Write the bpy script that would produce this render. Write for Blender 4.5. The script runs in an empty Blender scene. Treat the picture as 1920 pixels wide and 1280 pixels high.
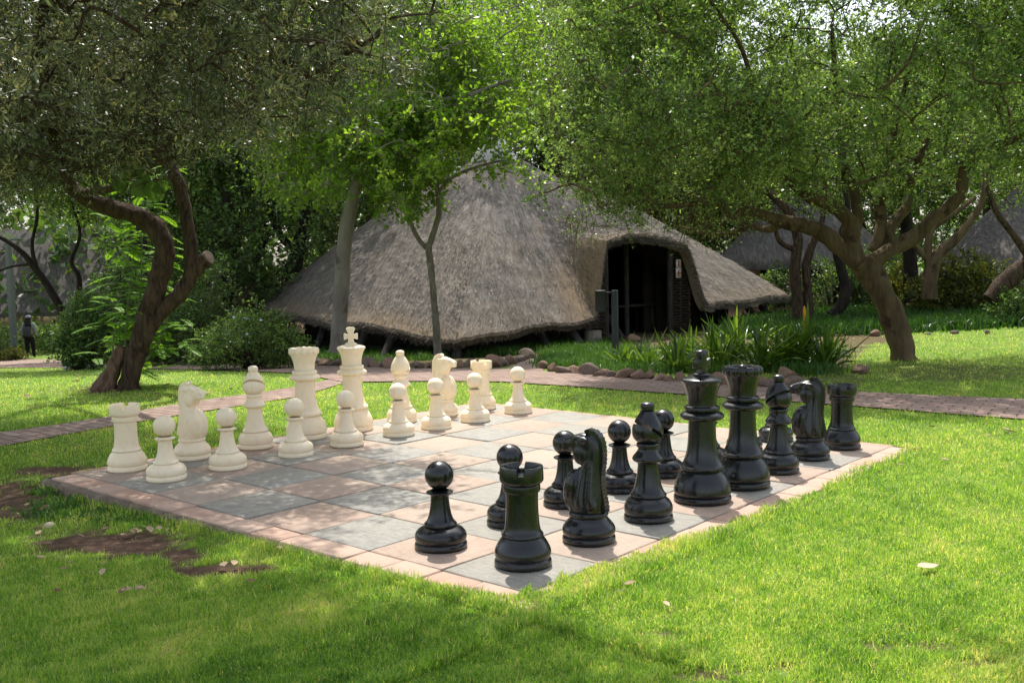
import bpy, bmesh, math
import numpy as np
from mathutils import Matrix, Vector

# ------------------------------------------------------------------ camera, world, sun, exposure
SC = bpy.context.scene
COL = SC.collection
R = math.radians
CAM_H, CAM_F = 1.5064, 1892.0
cam_d = bpy.data.cameras.new("camera"); cam = bpy.data.objects.new("camera", cam_d); COL.objects.link(cam)
cam.location = (0, 0, CAM_H); cam.rotation_euler = (R(85.4208), R(1.1507), 0)
cam_d.sensor_width = 36; cam_d.lens = 35.475; cam_d.clip_start = 0.05; cam_d.clip_end = 500
SC.camera = cam
SUN_DIR = Vector((-0.05, 0.557, 1.0)).normalized()          # towards the sun
SUN_EL = math.asin(SUN_DIR.z); SUN_AZ = math.atan2(SUN_DIR.x, SUN_DIR.y)
W = bpy.data.worlds.new("World"); SC.world = W; W.use_nodes = True
nt = W.node_tree
sky = nt.nodes.new("ShaderNodeTexSky"); sky.sky_type = 'NISHITA'; sky.sun_disc = False
sky.sun_elevation = SUN_EL; sky.sun_rotation = SUN_AZ; sky.dust_density = 3.0; sky.air_density = 1.2
bg = nt.nodes["Background"]; bg.inputs[1].default_value = 0.15
hsv = nt.nodes.new("ShaderNodeHueSaturation"); hsv.inputs['Saturation'].default_value = .5      # thin bright haze: a whitish sky
nt.links.new(sky.outputs[0], hsv.inputs['Color']); nt.links.new(hsv.outputs[0], bg.inputs[0])
sun_d = bpy.data.lights.new("sun", 'SUN'); sun_d.energy = 3.3; sun_d.angle = R(0.53); sun_d.color = (1, .95, .87)
sun = bpy.data.objects.new("sun", sun_d); COL.objects.link(sun)
sun.rotation_euler = SUN_DIR.to_track_quat('Z', 'Y').to_euler()
SC.view_settings.view_transform = 'Standard'; SC.view_settings.look = 'None'
SC.view_settings.exposure = 0.9; SC.view_settings.gamma = 1
SC.cycles.max_bounces = 7; SC.cycles.diffuse_bounces = 4; SC.cycles.glossy_bounces = 3
SC.cycles.transmission_bounces = 4; SC.cycles.transparent_max_bounces = 6
SC.cycles.sample_clamp_indirect = 6

# ------------------------------------------------------------------ picture <-> place
rx, ry = R(85.4208), R(1.1507)
_X = np.array([[1, 0, 0], [0, math.cos(rx), -math.sin(rx)], [0, math.sin(rx), math.cos(rx)]])
_Y = np.array([[math.cos(ry), 0, math.sin(ry)], [0, 1, 0], [-math.sin(ry), 0, math.cos(ry)]])
R0 = _Y @ _X
T = 0.55
BA = R(48.87716)
BC = np.array([-6.20921, -5.31898])
RB = np.array([[math.cos(BA), -math.sin(BA)], [math.sin(BA), math.cos(BA)]])
def b2w(u, v):
    w = (np.stack([np.asarray(u, float), np.asarray(v, float)], -1) - BC) * T
    return w @ RB.T
def w2b(x, y):
    return np.stack([x, y], -1) @ RB / T + BC
def sm(a, b, x):
    t = np.clip((x - a) / (b - a), 0, 1); return t * t * (3 - 2 * t)
def zt(x, y, flat=False):
    x = np.asarray(x, float); y = np.asarray(y, float)
    az = 960 + 1892 * x / np.maximum(y, 3)
    s = np.interp(az, [0, 500, 1000, 1200, 1500, 1920], [.077, .068, .058, .048, .025, .0])
    dm = np.interp(az, [0, 300, 600, 1200, 1920], [42, 38, 22, 20, 20])
    z = -s * np.clip(y - 13, 0, dm - 13)
    b = w2b(x, y); u, v = b[..., 0], b[..., 1]
    z = z - .018 - .066 * sm(.5, 7.5, v) * (1 - sm(0, 7, u)) * (1 - sm(10, 14, v))
    z = z + .008 * np.sin(x * 2.1 + y * 1.3) * np.sin(y * 1.7 - x) * sm(3, 5, np.hypot(x, y - 7.5))
    if flat: return z
    inside = (u > -.2) & (u < 8.0) & (v > -.2) & (v < 8.0)
    return np.where(inside, z - .15, z)
def ray(px, py):
    px = np.asarray(px, float); py = np.asarray(py, float)
    d = np.stack([(px - 960) / CAM_F, -(py - 640) / CAM_F, -np.ones_like(px)], -1)
    return d @ R0.T
def at(px, py, D):                                            # point of the sight line at distance D ahead
    d = ray(px, py); t = D / d[..., 1]
    return d * np.asarray(t)[..., None] + np.array([0, 0, CAM_H])
def G(px, py, flat=False):                                                # where the sight line meets the terrain
    px = np.atleast_1d(np.asarray(px, float)); py = np.broadcast_to(np.asarray(py, float), px.shape)
    d = ray(px, py); d = d / d[:, 1:2]
    lo = np.full(len(px), 1.5); hi = lo.copy(); done = np.zeros(len(px), bool)
    for D in np.geomspace(1.6, 60, 110):
        z = CAM_H + d[:, 2] * D; hit = (z < zt(d[:, 0] * D, np.full(len(px), D), flat)) & ~done
        hi = np.where(done, hi, D); lo = np.where(done | hit, lo, D); done |= hit
    for _ in range(22):
        m = (lo + hi) / 2; z = CAM_H + d[:, 2] * m; b = z < zt(d[:, 0] * m, m, flat)
        hi = np.where(b, m, hi); lo = np.where(b, lo, m)
    x, y = d[:, 0] * hi, hi
    return np.stack([x, y, zt(x, y, flat)], -1)
def g1(px, py): return G([px], [py])[0]
def proj(P):
    C = (np.asarray(P, float) - np.array([0, 0, CAM_H])) @ R0
    return 960 + CAM_F * C[..., 0] / -C[..., 2], 640 - CAM_F * C[..., 1] / -C[..., 2]

# ------------------------------------------------------------------ materials
def srgb(r, g, b): return tuple(((c / 255) / 12.92 if c / 255 <= .04045 else ((c / 255 + .055) / 1.055) ** 2.4) for c in (r, g, b)) + (1,)
class NT:
    def __init__(s, name):
        s.m = bpy.data.materials.new(name); s.m.use_nodes = True; s.t = s.m.node_tree; s.t.nodes.clear()
        s.out = s.t.nodes.new("ShaderNodeOutputMaterial")
    def n(s, typ, **kw):
        o = s.t.nodes.new("ShaderNode" + typ)
        for k, v in kw.items(): setattr(o, k, v)
        return o
    def l(s, a, b): s.t.links.new(a, b)
    def coord(s, scale=(1, 1, 1), rot=(0, 0, 0), obj=True):
        tc = s.n("TexCoord"); mp = s.n("Mapping"); mp.inputs['Scale'].default_value = scale; mp.inputs['Rotation'].default_value = rot
        s.l(tc.outputs['Object'], mp.inputs[0]); return mp.outputs[0]
    def noise(s, scale, detail=4, rough=.6, vec=None, dist=0):
        o = s.n("TexNoise"); o.inputs['Scale'].default_value = scale; o.inputs['Detail'].default_value = detail
        o.inputs['Roughness'].default_value = rough; o.inputs['Distortion'].default_value = dist
        s.l(vec if vec is not None else s.coord(), o.inputs['Vector']); return o.outputs['Fac']
    def ramp(s, fac, stops):
        o = s.n("ValToRGB"); e = o.color_ramp.elements
        while len(e) < len(stops): e.new(.5)
        for i, (p, c) in enumerate(stops): e[i].position = p; e[i].color = c if len(c) == 4 else tuple(c) + (1,)
        s.l(fac, o.inputs[0]); return o.outputs[0]
    def mix(s, fac, a, b, blend='MIX'):
        o = s.n("MixRGB", blend_type=blend)
        for sock, v in ((0, fac), (1, a), (2, b)):
            if hasattr(v, 'is_linked'): s.l(v, o.inputs[sock])
            elif sock == 0: o.inputs[0].default_value = v
            else: o.inputs[sock].default_value = v if len(v) == 4 else tuple(v) + (1,)
        return o.outputs[0]
    def attr(s, name): o = s.n("Attribute"); o.attribute_name = name; return o.outputs['Fac']
    def bsdf(s, color, rough=.6, bump=None, bstr=.3, bdist=.02, spec=.4, coat=0, sss=0):
        o = s.n("BsdfPrincipled")
        if hasattr(color, 'is_linked'): s.l(color, o.inputs['Base Color'])
        else: o.inputs['Base Color'].default_value = color if len(color) == 4 else tuple(color) + (1,)
        if hasattr(rough, 'is_linked'): s.l(rough, o.inputs['Roughness'])
        else: o.inputs['Roughness'].default_value = rough
        o.inputs['Specular IOR Level'].default_value = spec
        o.inputs['Coat Weight'].default_value = coat; o.inputs['Coat Roughness'].default_value = .12
        if sss:
            o.inputs['Subsurface Weight'].default_value = sss; o.inputs['Subsurface Radius'].default_value = (.03, .02, .01); o.inputs['Subsurface Scale'].default_value = 1
        if bump is not None:
            b = s.n("Bump"); b.inputs['Strength'].default_value = bstr; b.inputs['Distance'].default_value = bdist
            s.l(bump, b.inputs['Height']); s.l(b.outputs[0], o.inputs['Normal'])
        s.l(o.outputs[0], s.out.inputs[0]); return o

def leaf_mat(name, stops, trans=.45, rough=.45, spec=.35, tcol=None):
    k = NT(name); c = k.ramp(k.attr("tint"), stops); p = k.bsdf(c, rough, spec=spec)
    tr = k.n("BsdfTranslucent"); mx = k.n("MixShader"); mx.inputs[0].default_value = trans
    k.l(k.mix(1.0, c, tcol or (1.5, 1.45, .55), 'MULTIPLY'), tr.inputs[0])
    k.l(p.outputs[0], mx.inputs[1]); k.l(tr.outputs[0], mx.inputs[2]); k.l(mx.outputs[0], k.out.inputs[0]); return k.m
def bark_mat(name, c1, c2, scale=9, bstr=.9, c3=None):
    k = NT(name); v = k.coord((1, 1, .28)); n = k.noise(scale, 6, .65, v, .6)
    col = k.ramp(n, [(.3, c1), (.68, c2)])
    if c3: col = k.mix(k.ramp(k.noise(3.1, 3), [(.58, (0, 0, 0)), (.66, (1, 1, 1))]), col, c3)
    k.bsdf(col, .9, n, bstr, .07, .15); return k.m
def plain_mat(name, c1, c2, scale=6, rough=.7, bstr=.3, stretch=(1, 1, 1), spec=.3, bdist=.02):
    k = NT(name); n = k.noise(scale, 5, .65, k.coord(stretch)); k.bsdf(k.ramp(n, [(.3, c1), (.7, c2)]), rough, n, bstr, bdist, spec); return k.m

M = {}
# lawn earth with a green thatch, and bare red soil where the attribute says so
k = NT("lawn_ground")
n1 = k.noise(14, 6, .7); n2 = k.noise(1.3, 4, .6); n3 = k.noise(60, 4, .7)
green = k.mix(n1, (.09, .15, .026), (.22, .31, .07)); green = k.mix(k.ramp(n2, [(.5, (0, 0, 0)), (.75, (.6, .6, .6))]), green, (.13, .14, .045))
soil = k.mix(k.ramp(n1, [(.4, (0,) * 3), (.7, (1,) * 3)]), k.ramp(n3, [(.3, (.045, .024, .017)), (.7, (.125, .068, .048))]), k.ramp(n3, [(.3, (.085, .06, .04)), (.7, (.19, .135, .09))]))
k.bsdf(k.mix(k.attr("soil"), green, soil), .95, n3, .8, .02, .1); M['lawn'] = k.m
# turf blades
M['blade'] = leaf_mat("grass_blade", [(0, (.055, .15, .022)), (.42, (.185, .36, .05)), (.82, (.40, .52, .13)), (1, (.62, .55, .33))], .60, .38, .5, (1.6, 1.5, .65))
M['tuft'] = leaf_mat("border_grass", [(0, (.025, .07, .015)), (.6, (.06, .15, .025)), (1, (.13, .22, .05))], .4, .4)
# board
def slab_tex(k, stops, sc=5):
    v = k.coord((1, 1, 1)); n = k.noise(sc, 7, .7, v, .8); fine = k.noise(55, 4, .7)
    return n, fine
k = NT("sandstone_tile")
n = k.noise(3.2, 8, .72, k.coord((1, 1.8, 1), (0, 0, .5)), 1.6); fine = k.noise(60, 6, .8, k.coord((1, .3, 1), (0, 0, .3))); mid = k.noise(13, 6, .75, None, .8)
tint = k.attr("tint")
c = k.ramp(n, [(.22, (.22, .14, .10)), (.45, (.345, .24, .18)), (.62, (.415, .305, .23)), (.8, (.48, .37, .285))])
c = k.mix(k.ramp(tint, [(0, (0,) * 3), (1, (.8,) * 3)]), c, (.39, .32, .255)); c = k.mix(.32, c, k.ramp(fine, [(.32, (.22, .15, .11)), (.68, (.52, .42, .34))]))
c = k.mix(k.ramp(mid, [(.54, (0, 0, 0)), (.76, (.6,) * 3)]), c, (.26, .20, .16))
c = k.mix(k.ramp(k.noise(1.1, 4, .6), [(.5, (0, 0, 0)), (.75, (.35,) * 3)]), c, (.33, .29, .25))
k.bsdf(c, .7, k.mix(.6, n, fine), .5, .012, .35); M['pink'] = k.m
k = NT("slate_tile")
n = k.noise(5, 9, .78, k.coord((1, 1.6, 1), (0, 0, -.4)), 2.0); fine = k.noise(40, 7, .82, k.coord((1, .25, 1), (0, 0, .6))); mid = k.noise(11, 6, .75, None, 1.)
c = k.ramp(n, [(.25, (.135, .132, .118)), (.47, (.255, .245, .212)), (.62, (.325, .305, .26)), (.8, (.42, .385, .32))])
c = k.mix(k.ramp(k.attr("tint"), [(0, (0,) * 3), (1, (.7,) * 3)]), c, (.30, .27, .22)); c = k.mix(.38, c, k.ramp(fine, [(.33, (.07, .075, .076)), (.68, (.46, .43, .37))]))
c = k.mix(k.ramp(mid, [(.56, (0, 0, 0)), (.78, (.55,) * 3)]), c, (.15, .152, .14))
k.bsdf(c, k.ramp(mid, [(.3, (.42,) * 3), (.7, (.68,) * 3)]), k.mix(.6, n, fine), .8, .016, .5); M['slate'] = k.m
k = NT("border_brick")
n = k.noise(7, 6, .7); fine = k.noise(90, 3, .7)
c = k.ramp(n, [(.3, (.36, .215, .155)), (.7, (.47, .31, .235))]); c = k.mix(k.attr("tint"), c, (.46, .34, .265)); c = k.mix(k.ramp(k.noise(3.5, 6, .75), [(.5, (0,) * 3), (.75, (.6,) * 3)]), c, (.27, .20, .16))
k.bsdf(c, .75, fine, .25, .006, .3); M['brick'] = k.m
M['mortar'] = plain_mat("mortar_footing", (.10, .075, .055), (.24, .185, .14), 9, .95, .7)
M['joint'] = plain_mat("dark_joint", (.06, .045, .035), (.14, .11, .085), 20, .95, .5)
# chess plastic
k = NT("cream_plastic")
n = k.noise(5, 5, .7); dirt = k.noise(26, 5, .75, k.coord((1, 1, .5)))
c = k.mix(n, (.93, .765, .53), (.955, .83, .635)); c = k.mix(k.ramp(dirt, [(.52, (0, 0, 0)), (.8, (.42, .42, .42))]), c, (.54, .43, .28))
k.bsdf(c, k.ramp(dirt, [(.3, (.34,) * 3), (.75, (.6,) * 3)]), dirt, .06, .004, .45, sss=.2); M['white'] = k.m
k = NT("black_plastic")
n = k.noise(7, 6, .75); dirt = k.noise(34, 6, .8, k.coord((1, 1, .25)))
c = k.mix(k.ramp(n, [(.4, (0, 0, 0)), (.85, (1, 1, 1))]), (.003, .0035, .0045), (.011, .012, .014))
sp = k.ramp(k.noise(150, 2, .5), [(.70, (0, 0, 0)), (.76, (1, 1, 1))]); c = k.mix(sp, c, (.06, .06, .055))
k.bsdf(c, k.ramp(dirt, [(.3, (.15,) * 3), (.75, (.40,) * 3)]), dirt, .07, .003, .6); M['black'] = k.m
# paths
k = NT("brick_paving")
v = k.coord((1, 1, 1), (0, 0, R(32))); b = k.n("TexBrick"); k.l(v, b.inputs['Vector'])
b.inputs['Scale'].default_value = 1; b.inputs['Brick Width'].default_value = .24; b.inputs['Row Height'].default_value = .12
b.inputs['Mortar Size'].default_value = .009; b.inputs['Color1'].default_value = (.25, .165, .13, 1); b.inputs['Color2'].default_value = (.345, .25, .205, 1); b.inputs['Mortar'].default_value = (.075, .05, .04, 1)
n = k.noise(3, 6, .7)
c = k.mix(k.ramp(n, [(.35, (.0,) * 3), (.75, (.7,) * 3)]), b.outputs[0], (.19, .14, .115))
mb = k.n("Math", operation='SUBTRACT'); k.l(k.noise(40, 4), mb.inputs[0]); k.l(b.outputs['Fac'], mb.inputs[1])
k.bsdf(c, .85, mb.outputs[0], .5, .012, .25); M['paving'] = k.m
M['rock'] = plain_mat("brown_rock", (.10, .06, .045), (.36, .235, .17), 9, .9, .9, spec=.2)
M['rock2'] = plain_mat("dark_rock", (.085, .065, .056), (.25, .185, .15), 8, .9, .7, spec=.2)
# thatch
k = NT("weathered_thatch")
tc = k.n("TexCoord"); sx = k.n("SeparateXYZ"); k.l(tc.outputs['Object'], sx.inputs[0])
def mth(op, a, b=None):
    o = k.n("Math", operation=op)
    for i_, v in enumerate((a, b)):
        if v is None: continue
        if hasattr(v, 'is_linked'): k.l(v, o.inputs[i_])
        else: o.inputs[i_].default_value = v
    return o.outputs[0]
ang = mth('ARCTAN2', sx.outputs[1], sx.outputs[0]); rad = mth('SQRT', mth('ADD', mth('MULTIPLY', sx.outputs[0], sx.outputs[0]), mth('MULTIPLY', sx.outputs[1], sx.outputs[1])))
cx = k.n("CombineXYZ"); k.l(mth('MULTIPLY', ang, 9.0), cx.inputs[0]); k.l(mth('MULTIPLY', rad, .55), cx.inputs[1]); k.l(mth('MULTIPLY', sx.outputs[2], .15), cx.inputs[2])
n = k.noise(42, 6, .82, k.coord((1, 1, .7))); streak = k.noise(3.2, 8, .78, cx.outputs[0], .5); big = k.noise(.8, 5, .65); mid = k.noise(5, 6, .75)
c = k.ramp(n, [(.32, (.058, .053, .049)), (.5, (.205, .184, .167)), (.68, (.48, .435, .39))])
c = k.mix(.62, c, k.ramp(streak, [(.30, (.065, .06, .055)), (.5, (.20, .18, .163)), (.68, (.43, .39, .35))]))
c = k.mix(k.ramp(big, [(.5, (0,) * 3), (.72, (.5,) * 3)]), c, (.27, .21, .15))
c = k.mix(k.ramp(mid, [(.60, (0,) * 3), (.72, (.6,) * 3)]), c, (.11, .06, .042))
c = k.mix(k.attr("tint"), c, (.40, .275, .15))
k.bsdf(c, .95, k.mix(.55, n, streak), 1.0, .09, .1); M['thatch'] = k.m
k = NT("distant_thatch")  # toned darker as a whole: shade on the far roofs put into the colour
n = k.noise(9, 6, .75, k.coord((1.6, .35, .35))); n2_ = k.noise(1.1, 4, .6, k.coord((1, .4, .4)))
c = k.ramp(n, [(.3, (.06, .057, .055)), (.5, (.125, .115, .108)), (.7, (.20, .185, .17))]); c = k.mix(k.ramp(n2_, [(.52, (0,) * 3), (.7, (.6,) * 3)]), c, (.08, .074, .07))
k.bsdf(c, .95, n, .5, .03, .1); M['thatch2'] = k.m
M['straw'] = leaf_mat("straw", [(0, (.06, .054, .049)), (.5, (.22, .195, .175)), (1, (.50, .43, .355))], .1, .8, .15, (1, 1, 1))
M['darkwood'] = bark_mat("dark_timber", (.02, .018, .017), (.075, .068, .065), 14, .5)
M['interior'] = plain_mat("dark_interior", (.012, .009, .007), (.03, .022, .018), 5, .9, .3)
M['wattle'] = plain_mat("wattle_sticks", (.018, .013, .010), (.05, .036, .025), 20, .85, .5)
M['cap'] = plain_mat("cement_cap", (.35, .34, .32), (.55, .54, .52), 8, .8, .3)
M['plaster'] = plain_mat("cream_plaster", (.42, .33, .21), (.52, .42, .28), 4, .9, .2)
M['signwhite'] = plain_mat("sign_white", (.55, .5, .44), (.66, .6, .54), 30, .6, .05)
M['signred'] = plain_mat("sign_red", (.30, .03, .015), (.36, .05, .03), 30, .6, .05)
M['metal_dark'] = plain_mat("dark_green_metal", (.018, .024, .022), (.035, .042, .04), 20, .5, .15, spec=.4)
M['metal_grey'] = plain_mat("grey_pole_paint", (.10, .12, .115), (.16, .18, .175), 10, .5, .1)
M['concrete'] = plain_mat("pale_concrete", (.25, .25, .24), (.40, .40, .39), 12, .85, .3)
# bark
M['bark_dark'] = bark_mat("dark_rough_bark", (.016, .010, .008), (.125, .085, .06), 17, 1.0)
M['bark_grey'] = bark_mat("smooth_grey_bark", (.15, .13, .11), (.27, .24, .21), 6, .35, (.09, .08, .07))
M['bark_sap'] = bark_mat("pale_mottled_bark", (.10, .09, .065), (.25, .22, .17), 16, .5, (.34, .31, .25))
M['bark_tan'] = bark_mat("tan_knobbly_bark", (.05, .035, .020), (.165, .118, .068), 7, .7, (.05, .033, .022))
M['bark_black'] = bark_mat("blackish_bark", (.012, .010, .009), (.05, .04, .034), 9, .8)
M['cutwood'] = plain_mat("cut_wood", (.10, .072, .052), (.19, .145, .11), 10, .9, .4)
# leaves
M['olive'] = leaf_mat("olive_leaf", [(0, (.055, .075, .045)), (.5, (.12, .15, .088)), (.85, (.22, .25, .16)), (1, (.36, .33, .19))], .36, .40, .5, (1.25, 1.25, .65))
M['small'] = leaf_mat("small_green_leaf", [(0, (.045, .095, .03)), (.5, (.145, .245, .065)), (1, (.32, .43, .14))], .54, .34, .55, (1.5, 1.5, .7))
M['lobed'] = leaf_mat("lobed_bright_leaf", [(0, (.075, .16, .02)), (.5, (.15, .28, .03)), (1, (.26, .40, .06))], .58, .40, .4, (1.6, 1.5, .6))
M['fern'] = leaf_mat("feathery_leaf", [(0, (.09, .20, .02)), (.5, (.16, .32, .03)), (1, (.24, .40, .06))], .5, .5, .3)
M['acacia'] = leaf_mat("fine_acacia_leaf", [(0, (.09, .18, .025)), (.5, (.20, .33, .05)), (1, (.32, .44, .09))], .58, .5, .3)
M['forest'] = leaf_mat("forest_leaf", [(0, (.04, .085, .03)), (.5, (.105, .19, .055)), (1, (.20, .31, .095))], .40, .42, .4)
M['shrub'] = leaf_mat("shrub_leaf", [(0, (.045, .10, .028)), (.5, (.105, .20, .05)), (1, (.20, .31, .085))], .40, .40, .45)
M['yellowleaf'] = leaf_mat("yellowish_leaf", [(0, (.04, .065, .015)), (.5, (.10, .13, .022)), (1, (.25, .24, .04))], .4, .42, .4)
M['strap'] = leaf_mat("strap_leaf", [(0, (.03, .07, .012)), (.5, (.07, .145, .02)), (1, (.17, .26, .045))], .42, .28, .55)
M['litter'] = leaf_mat("dry_leaf", [(0, (.16, .09, .05)), (.5, (.36, .25, .15)), (1, (.58, .47, .33))], .15, .7, .2, (1, 1, 1))
M['petal'] = plain_mat("pale_blue_petal", (.40, .46, .65), (.5, .56, .75), 20, .6, .05)
M['flower'] = plain_mat("orange_petal", (.55, .22, .02), (.7, .35, .03), 20, .6, .05)
# person
M['skin'] = plain_mat("dark_skin", (.05, .03, .02), (.07, .042, .03), 8, .5, .05)
M['shirt'] = plain_mat("pale_grey_cloth", (.20, .21, .22), (.29, .30, .31), 14, .9, .3)
M['trouser'] = plain_mat("black_cloth", (.006, .006, .008), (.014, .014, .016), 14, .9, .3)
M['hair'] = plain_mat("black_hair", (.006, .005, .005), (.02, .017, .016), 30, .7, .6)
M['capcloth'] = plain_mat("grey_violet_cap", (.20, .20, .26), (.30, .30, .36), 30, .9, .2)
M['bag'] = plain_mat("charcoal_bag", (.03, .03, .035), (.07, .07, .075), 20, .8, .3)

# ------------------------------------------------------------------ mesh helpers
def link(name, me, mat=None, parent=None, loc=None, smooth=None):
    o = bpy.data.objects.new(name, me); COL.objects.link(o)
    if mat is not None:
        for m in (mat if isinstance(mat, (list, tuple)) else [mat]): me.materials.append(m)
    if parent is not None: o.parent = parent
    if loc is not None: o.location = loc
    if smooth is not None:
        me.polygons.foreach_set("use_smooth", np.ones(len(me.polygons), bool))
        if smooth < 180: me.set_sharp_from_angle(angle=R(smooth))
    return o
def empty(name, label, cat, loc=(0, 0, 0), rz=0, group=None):
    o = bpy.data.objects.new(name, None); COL.objects.link(o); o.empty_display_size = .1
    o.location = loc; o.rotation_euler = (0, 0, rz); return tag(o, label, cat, group)
def tag(o, label=None, cat=None, group=None, kind=None):
    if label: o['label'] = label
    if cat: o['category'] = cat
    if group: o['group'] = group
    if kind: o['kind'] = kind
    return o
def np_mesh(name, V, quads=None, tris=None, tint=None, mats=None):
    me = bpy.data.meshes.new(name); V = np.asarray(V, np.float32)
    q = np.zeros((0, 4), np.int32) if quads is None else np.asarray(quads, np.int32)
    t = np.zeros((0, 3), np.int32) if tris is None else np.asarray(tris, np.int32)
    nq, ntr = len(q), len(t)
    me.vertices.add(len(V)); me.vertices.foreach_set("co", V.ravel())
    me.loops.add(nq * 4 + ntr * 3); me.polygons.add(nq + ntr)
    me.loops.foreach_set("vertex_index", np.concatenate([q.ravel(), t.ravel()]))
    me.polygons.foreach_set("loop_start", np.concatenate([np.arange(nq) * 4, nq * 4 + np.arange(ntr) * 3]).astype(np.int32))
    if mats is not None: me.polygons.foreach_set("material_index", np.asarray(mats, np.int32))
    if tint is not None:
        a = me.attributes.new("tint", 'FLOAT', 'FACE'); a.data.foreach_set("value", np.asarray(tint, np.float32))
    me.update(calc_edges=True); me.validate(); return me
class MB:                                                     # collects quads and triangles for ONE mesh
    def __init__(s): s.v = []; s.q = []; s.t = []; s.n = 0; s.tq = []; s.tt = []
    def add(s, V, q=None, t=None, tint=0.):
        V = np.asarray(V, float).reshape(-1, 3); s.v.append(V)
        if q is not None and len(q): q = np.asarray(q, int).reshape(-1, 4); s.q.append(q + s.n); s.tq.append(np.broadcast_to(tint, len(q)).copy())
        if t is not None and len(t): t = np.asarray(t, int).reshape(-1, 3); s.t.append(t + s.n); s.tt.append(np.broadcast_to(tint, len(t)).copy())
        s.n += len(V)
    def box(s, c, d, rz=0, tint=0., rot=None):
        c = np.asarray(c, float); d = np.asarray(d, float) / 2
        V = np.array([[x, y, z] for z in (-1, 1) for y in (-1, 1) for x in (-1, 1)], float) * d
        if rot is not None: V = V @ np.array(rot).T
        elif rz: V = V @ np.array([[math.cos(rz), -math.sin(rz), 0], [math.sin(rz), math.cos(rz), 0], [0, 0, 1]]).T
        s.add(V + c, [[0, 2, 3, 1], [4, 5, 7, 6], [0, 1, 5, 4], [2, 6, 7, 3], [0, 4, 6, 2], [1, 3, 7, 5]], tint=tint)
    def tube(s, pts, rad, n=8, cap=True, lump=0., rng=None, tint=0., wob=None):
        P = np.asarray(pts, float); m = len(P); rad = np.broadcast_to(np.asarray(rad, float), m)
        tg = np.gradient(P, axis=0); tg /= np.linalg.norm(tg, axis=1)[:, None] + 1e-9
        ref = np.array([0.31, 0.2, .93]) if abs(tg[0, 2]) < .9 else np.array([1., .1, 0])
        S = np.zeros((m, 3)); a = ref
        for i in range(m):
            a = a - tg[i] * (a @ tg[i]); a = a / (np.linalg.norm(a) + 1e-9); S[i] = a
        U = np.cross(tg, S); th = np.arange(n) / n * 2 * np.pi
        r = np.repeat(rad[:, None], n, 1)
        if lump and rng is not None:
            ph = rng.uniform(0, 6.28, 4); ii = np.arange(m)[:, None]
            r = r * (1 + lump * (np.sin(2 * th[None] + ii * .45 + ph[0]) * .6 + np.sin(3 * th[None] - ii * .8 + ph[1]) * .5 + np.sin(ii * 1.3 + ph[2] + th[None]) * .5))
        V = P[:, None] + r[..., None] * (S[:, None] * np.cos(th)[None, :, None] + U[:, None] * np.sin(th)[None, :, None])
        V = V.reshape(-1, 3); i, j = np.meshgrid(np.arange(m - 1), np.arange(n), indexing='ij'); j2 = (j + 1) % n
        q = np.stack([i * n + j, i * n + j2, (i + 1) * n + j2, (i + 1) * n + j], -1).reshape(-1, 4)
        tr = None
        if cap:
            V = np.vstack([V, P[0], P[-1]]); jj = np.arange(n); k2 = (jj + 1) % n
            tr = np.vstack([np.stack([np.full(n, m * n), k2, jj], 1), np.stack([np.full(n, m * n + 1), (m - 1) * n + jj, (m - 1) * n + k2], 1)])
        s.add(V, q, tr, tint)
    def ell(s, c, r, rot=None, nu=14, nv=9, tint=0., noise=0., rng=None, facets=0):
        th = np.arange(nu) / nu * 2 * np.pi; ph = np.linspace(0, np.pi, nv + 2)[1:-1]
        V = np.array([[math.sin(p) * math.cos(t), math.sin(p) * math.sin(t), math.cos(p)] for p in ph for t in th] + [[0, 0, 1], [0, 0, -1]])
        if noise and rng is not None:
            d = np.zeros(len(V))
            for _ in range(6): w = rng.normal(0, 2.2, 3); d += np.sin(V @ w + rng.uniform(0, 6)) / 6
            V = V * (1 + noise * 2 * d)[:, None]
        if facets and rng is not None:
            for _ in range(facets):
                w = unit(rng.normal(size=3)); dd = V @ w; lim = rng.uniform(.52, .85); V = V - np.maximum(dd - lim, 0)[:, None] * w
        V = V * np.asarray(r)
        if rot is not None: V = V @ np.asarray(rot).T
        q = [[i * nu + j, (i + 1) * nu + j, (i + 1) * nu + (j + 1) % nu, i * nu + (j + 1) % nu] for i in range(nv - 1) for j in range(nu)]
        t = [[nu * nv, j, (j + 1) % nu] for j in range(nu)] + [[nu * nv + 1, (nv - 1) * nu + (j + 1) % nu, (nv - 1) * nu + j] for j in range(nu)]
        s.add(V + np.asarray(c), q, t, tint)
    def lathe(s, prof, n=56, wob=None):
        prof = np.asarray(prof, float); m = len(prof); th = np.arange(n) / n * 2 * np.pi
        V = np.stack([prof[:, 0, None] * np.cos(th), prof[:, 0, None] * np.sin(th), np.repeat(prof[:, 1, None], n, 1)], -1).reshape(-1, 3)
        i, j = np.meshgrid(np.arange(m - 1), np.arange(n), indexing='ij'); j2 = (j + 1) % n
        s.add(V, np.stack([i * n + j, i * n + j2, (i + 1) * n + j2, (i + 1) * n + j], -1).reshape(-1, 4))
    def mesh(s, name):
        return np_mesh(name, np.vstack(s.v), np.vstack(s.q) if s.q else None, np.vstack(s.t) if s.t else None, np.concatenate(s.tq + s.tt) if (s.tq or s.tt) else None)
    def build(s, name, mat, parent=None, smooth=40, loc=None): return link(name, s.mesh(name), mat, parent, loc, smooth)
def rotm(ax, ay, az):
    return np.array(Matrix.Rotation(az, 3, 'Z') @ Matrix.Rotation(ay, 3, 'Y') @ Matrix.Rotation(ax, 3, 'X'))
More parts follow.
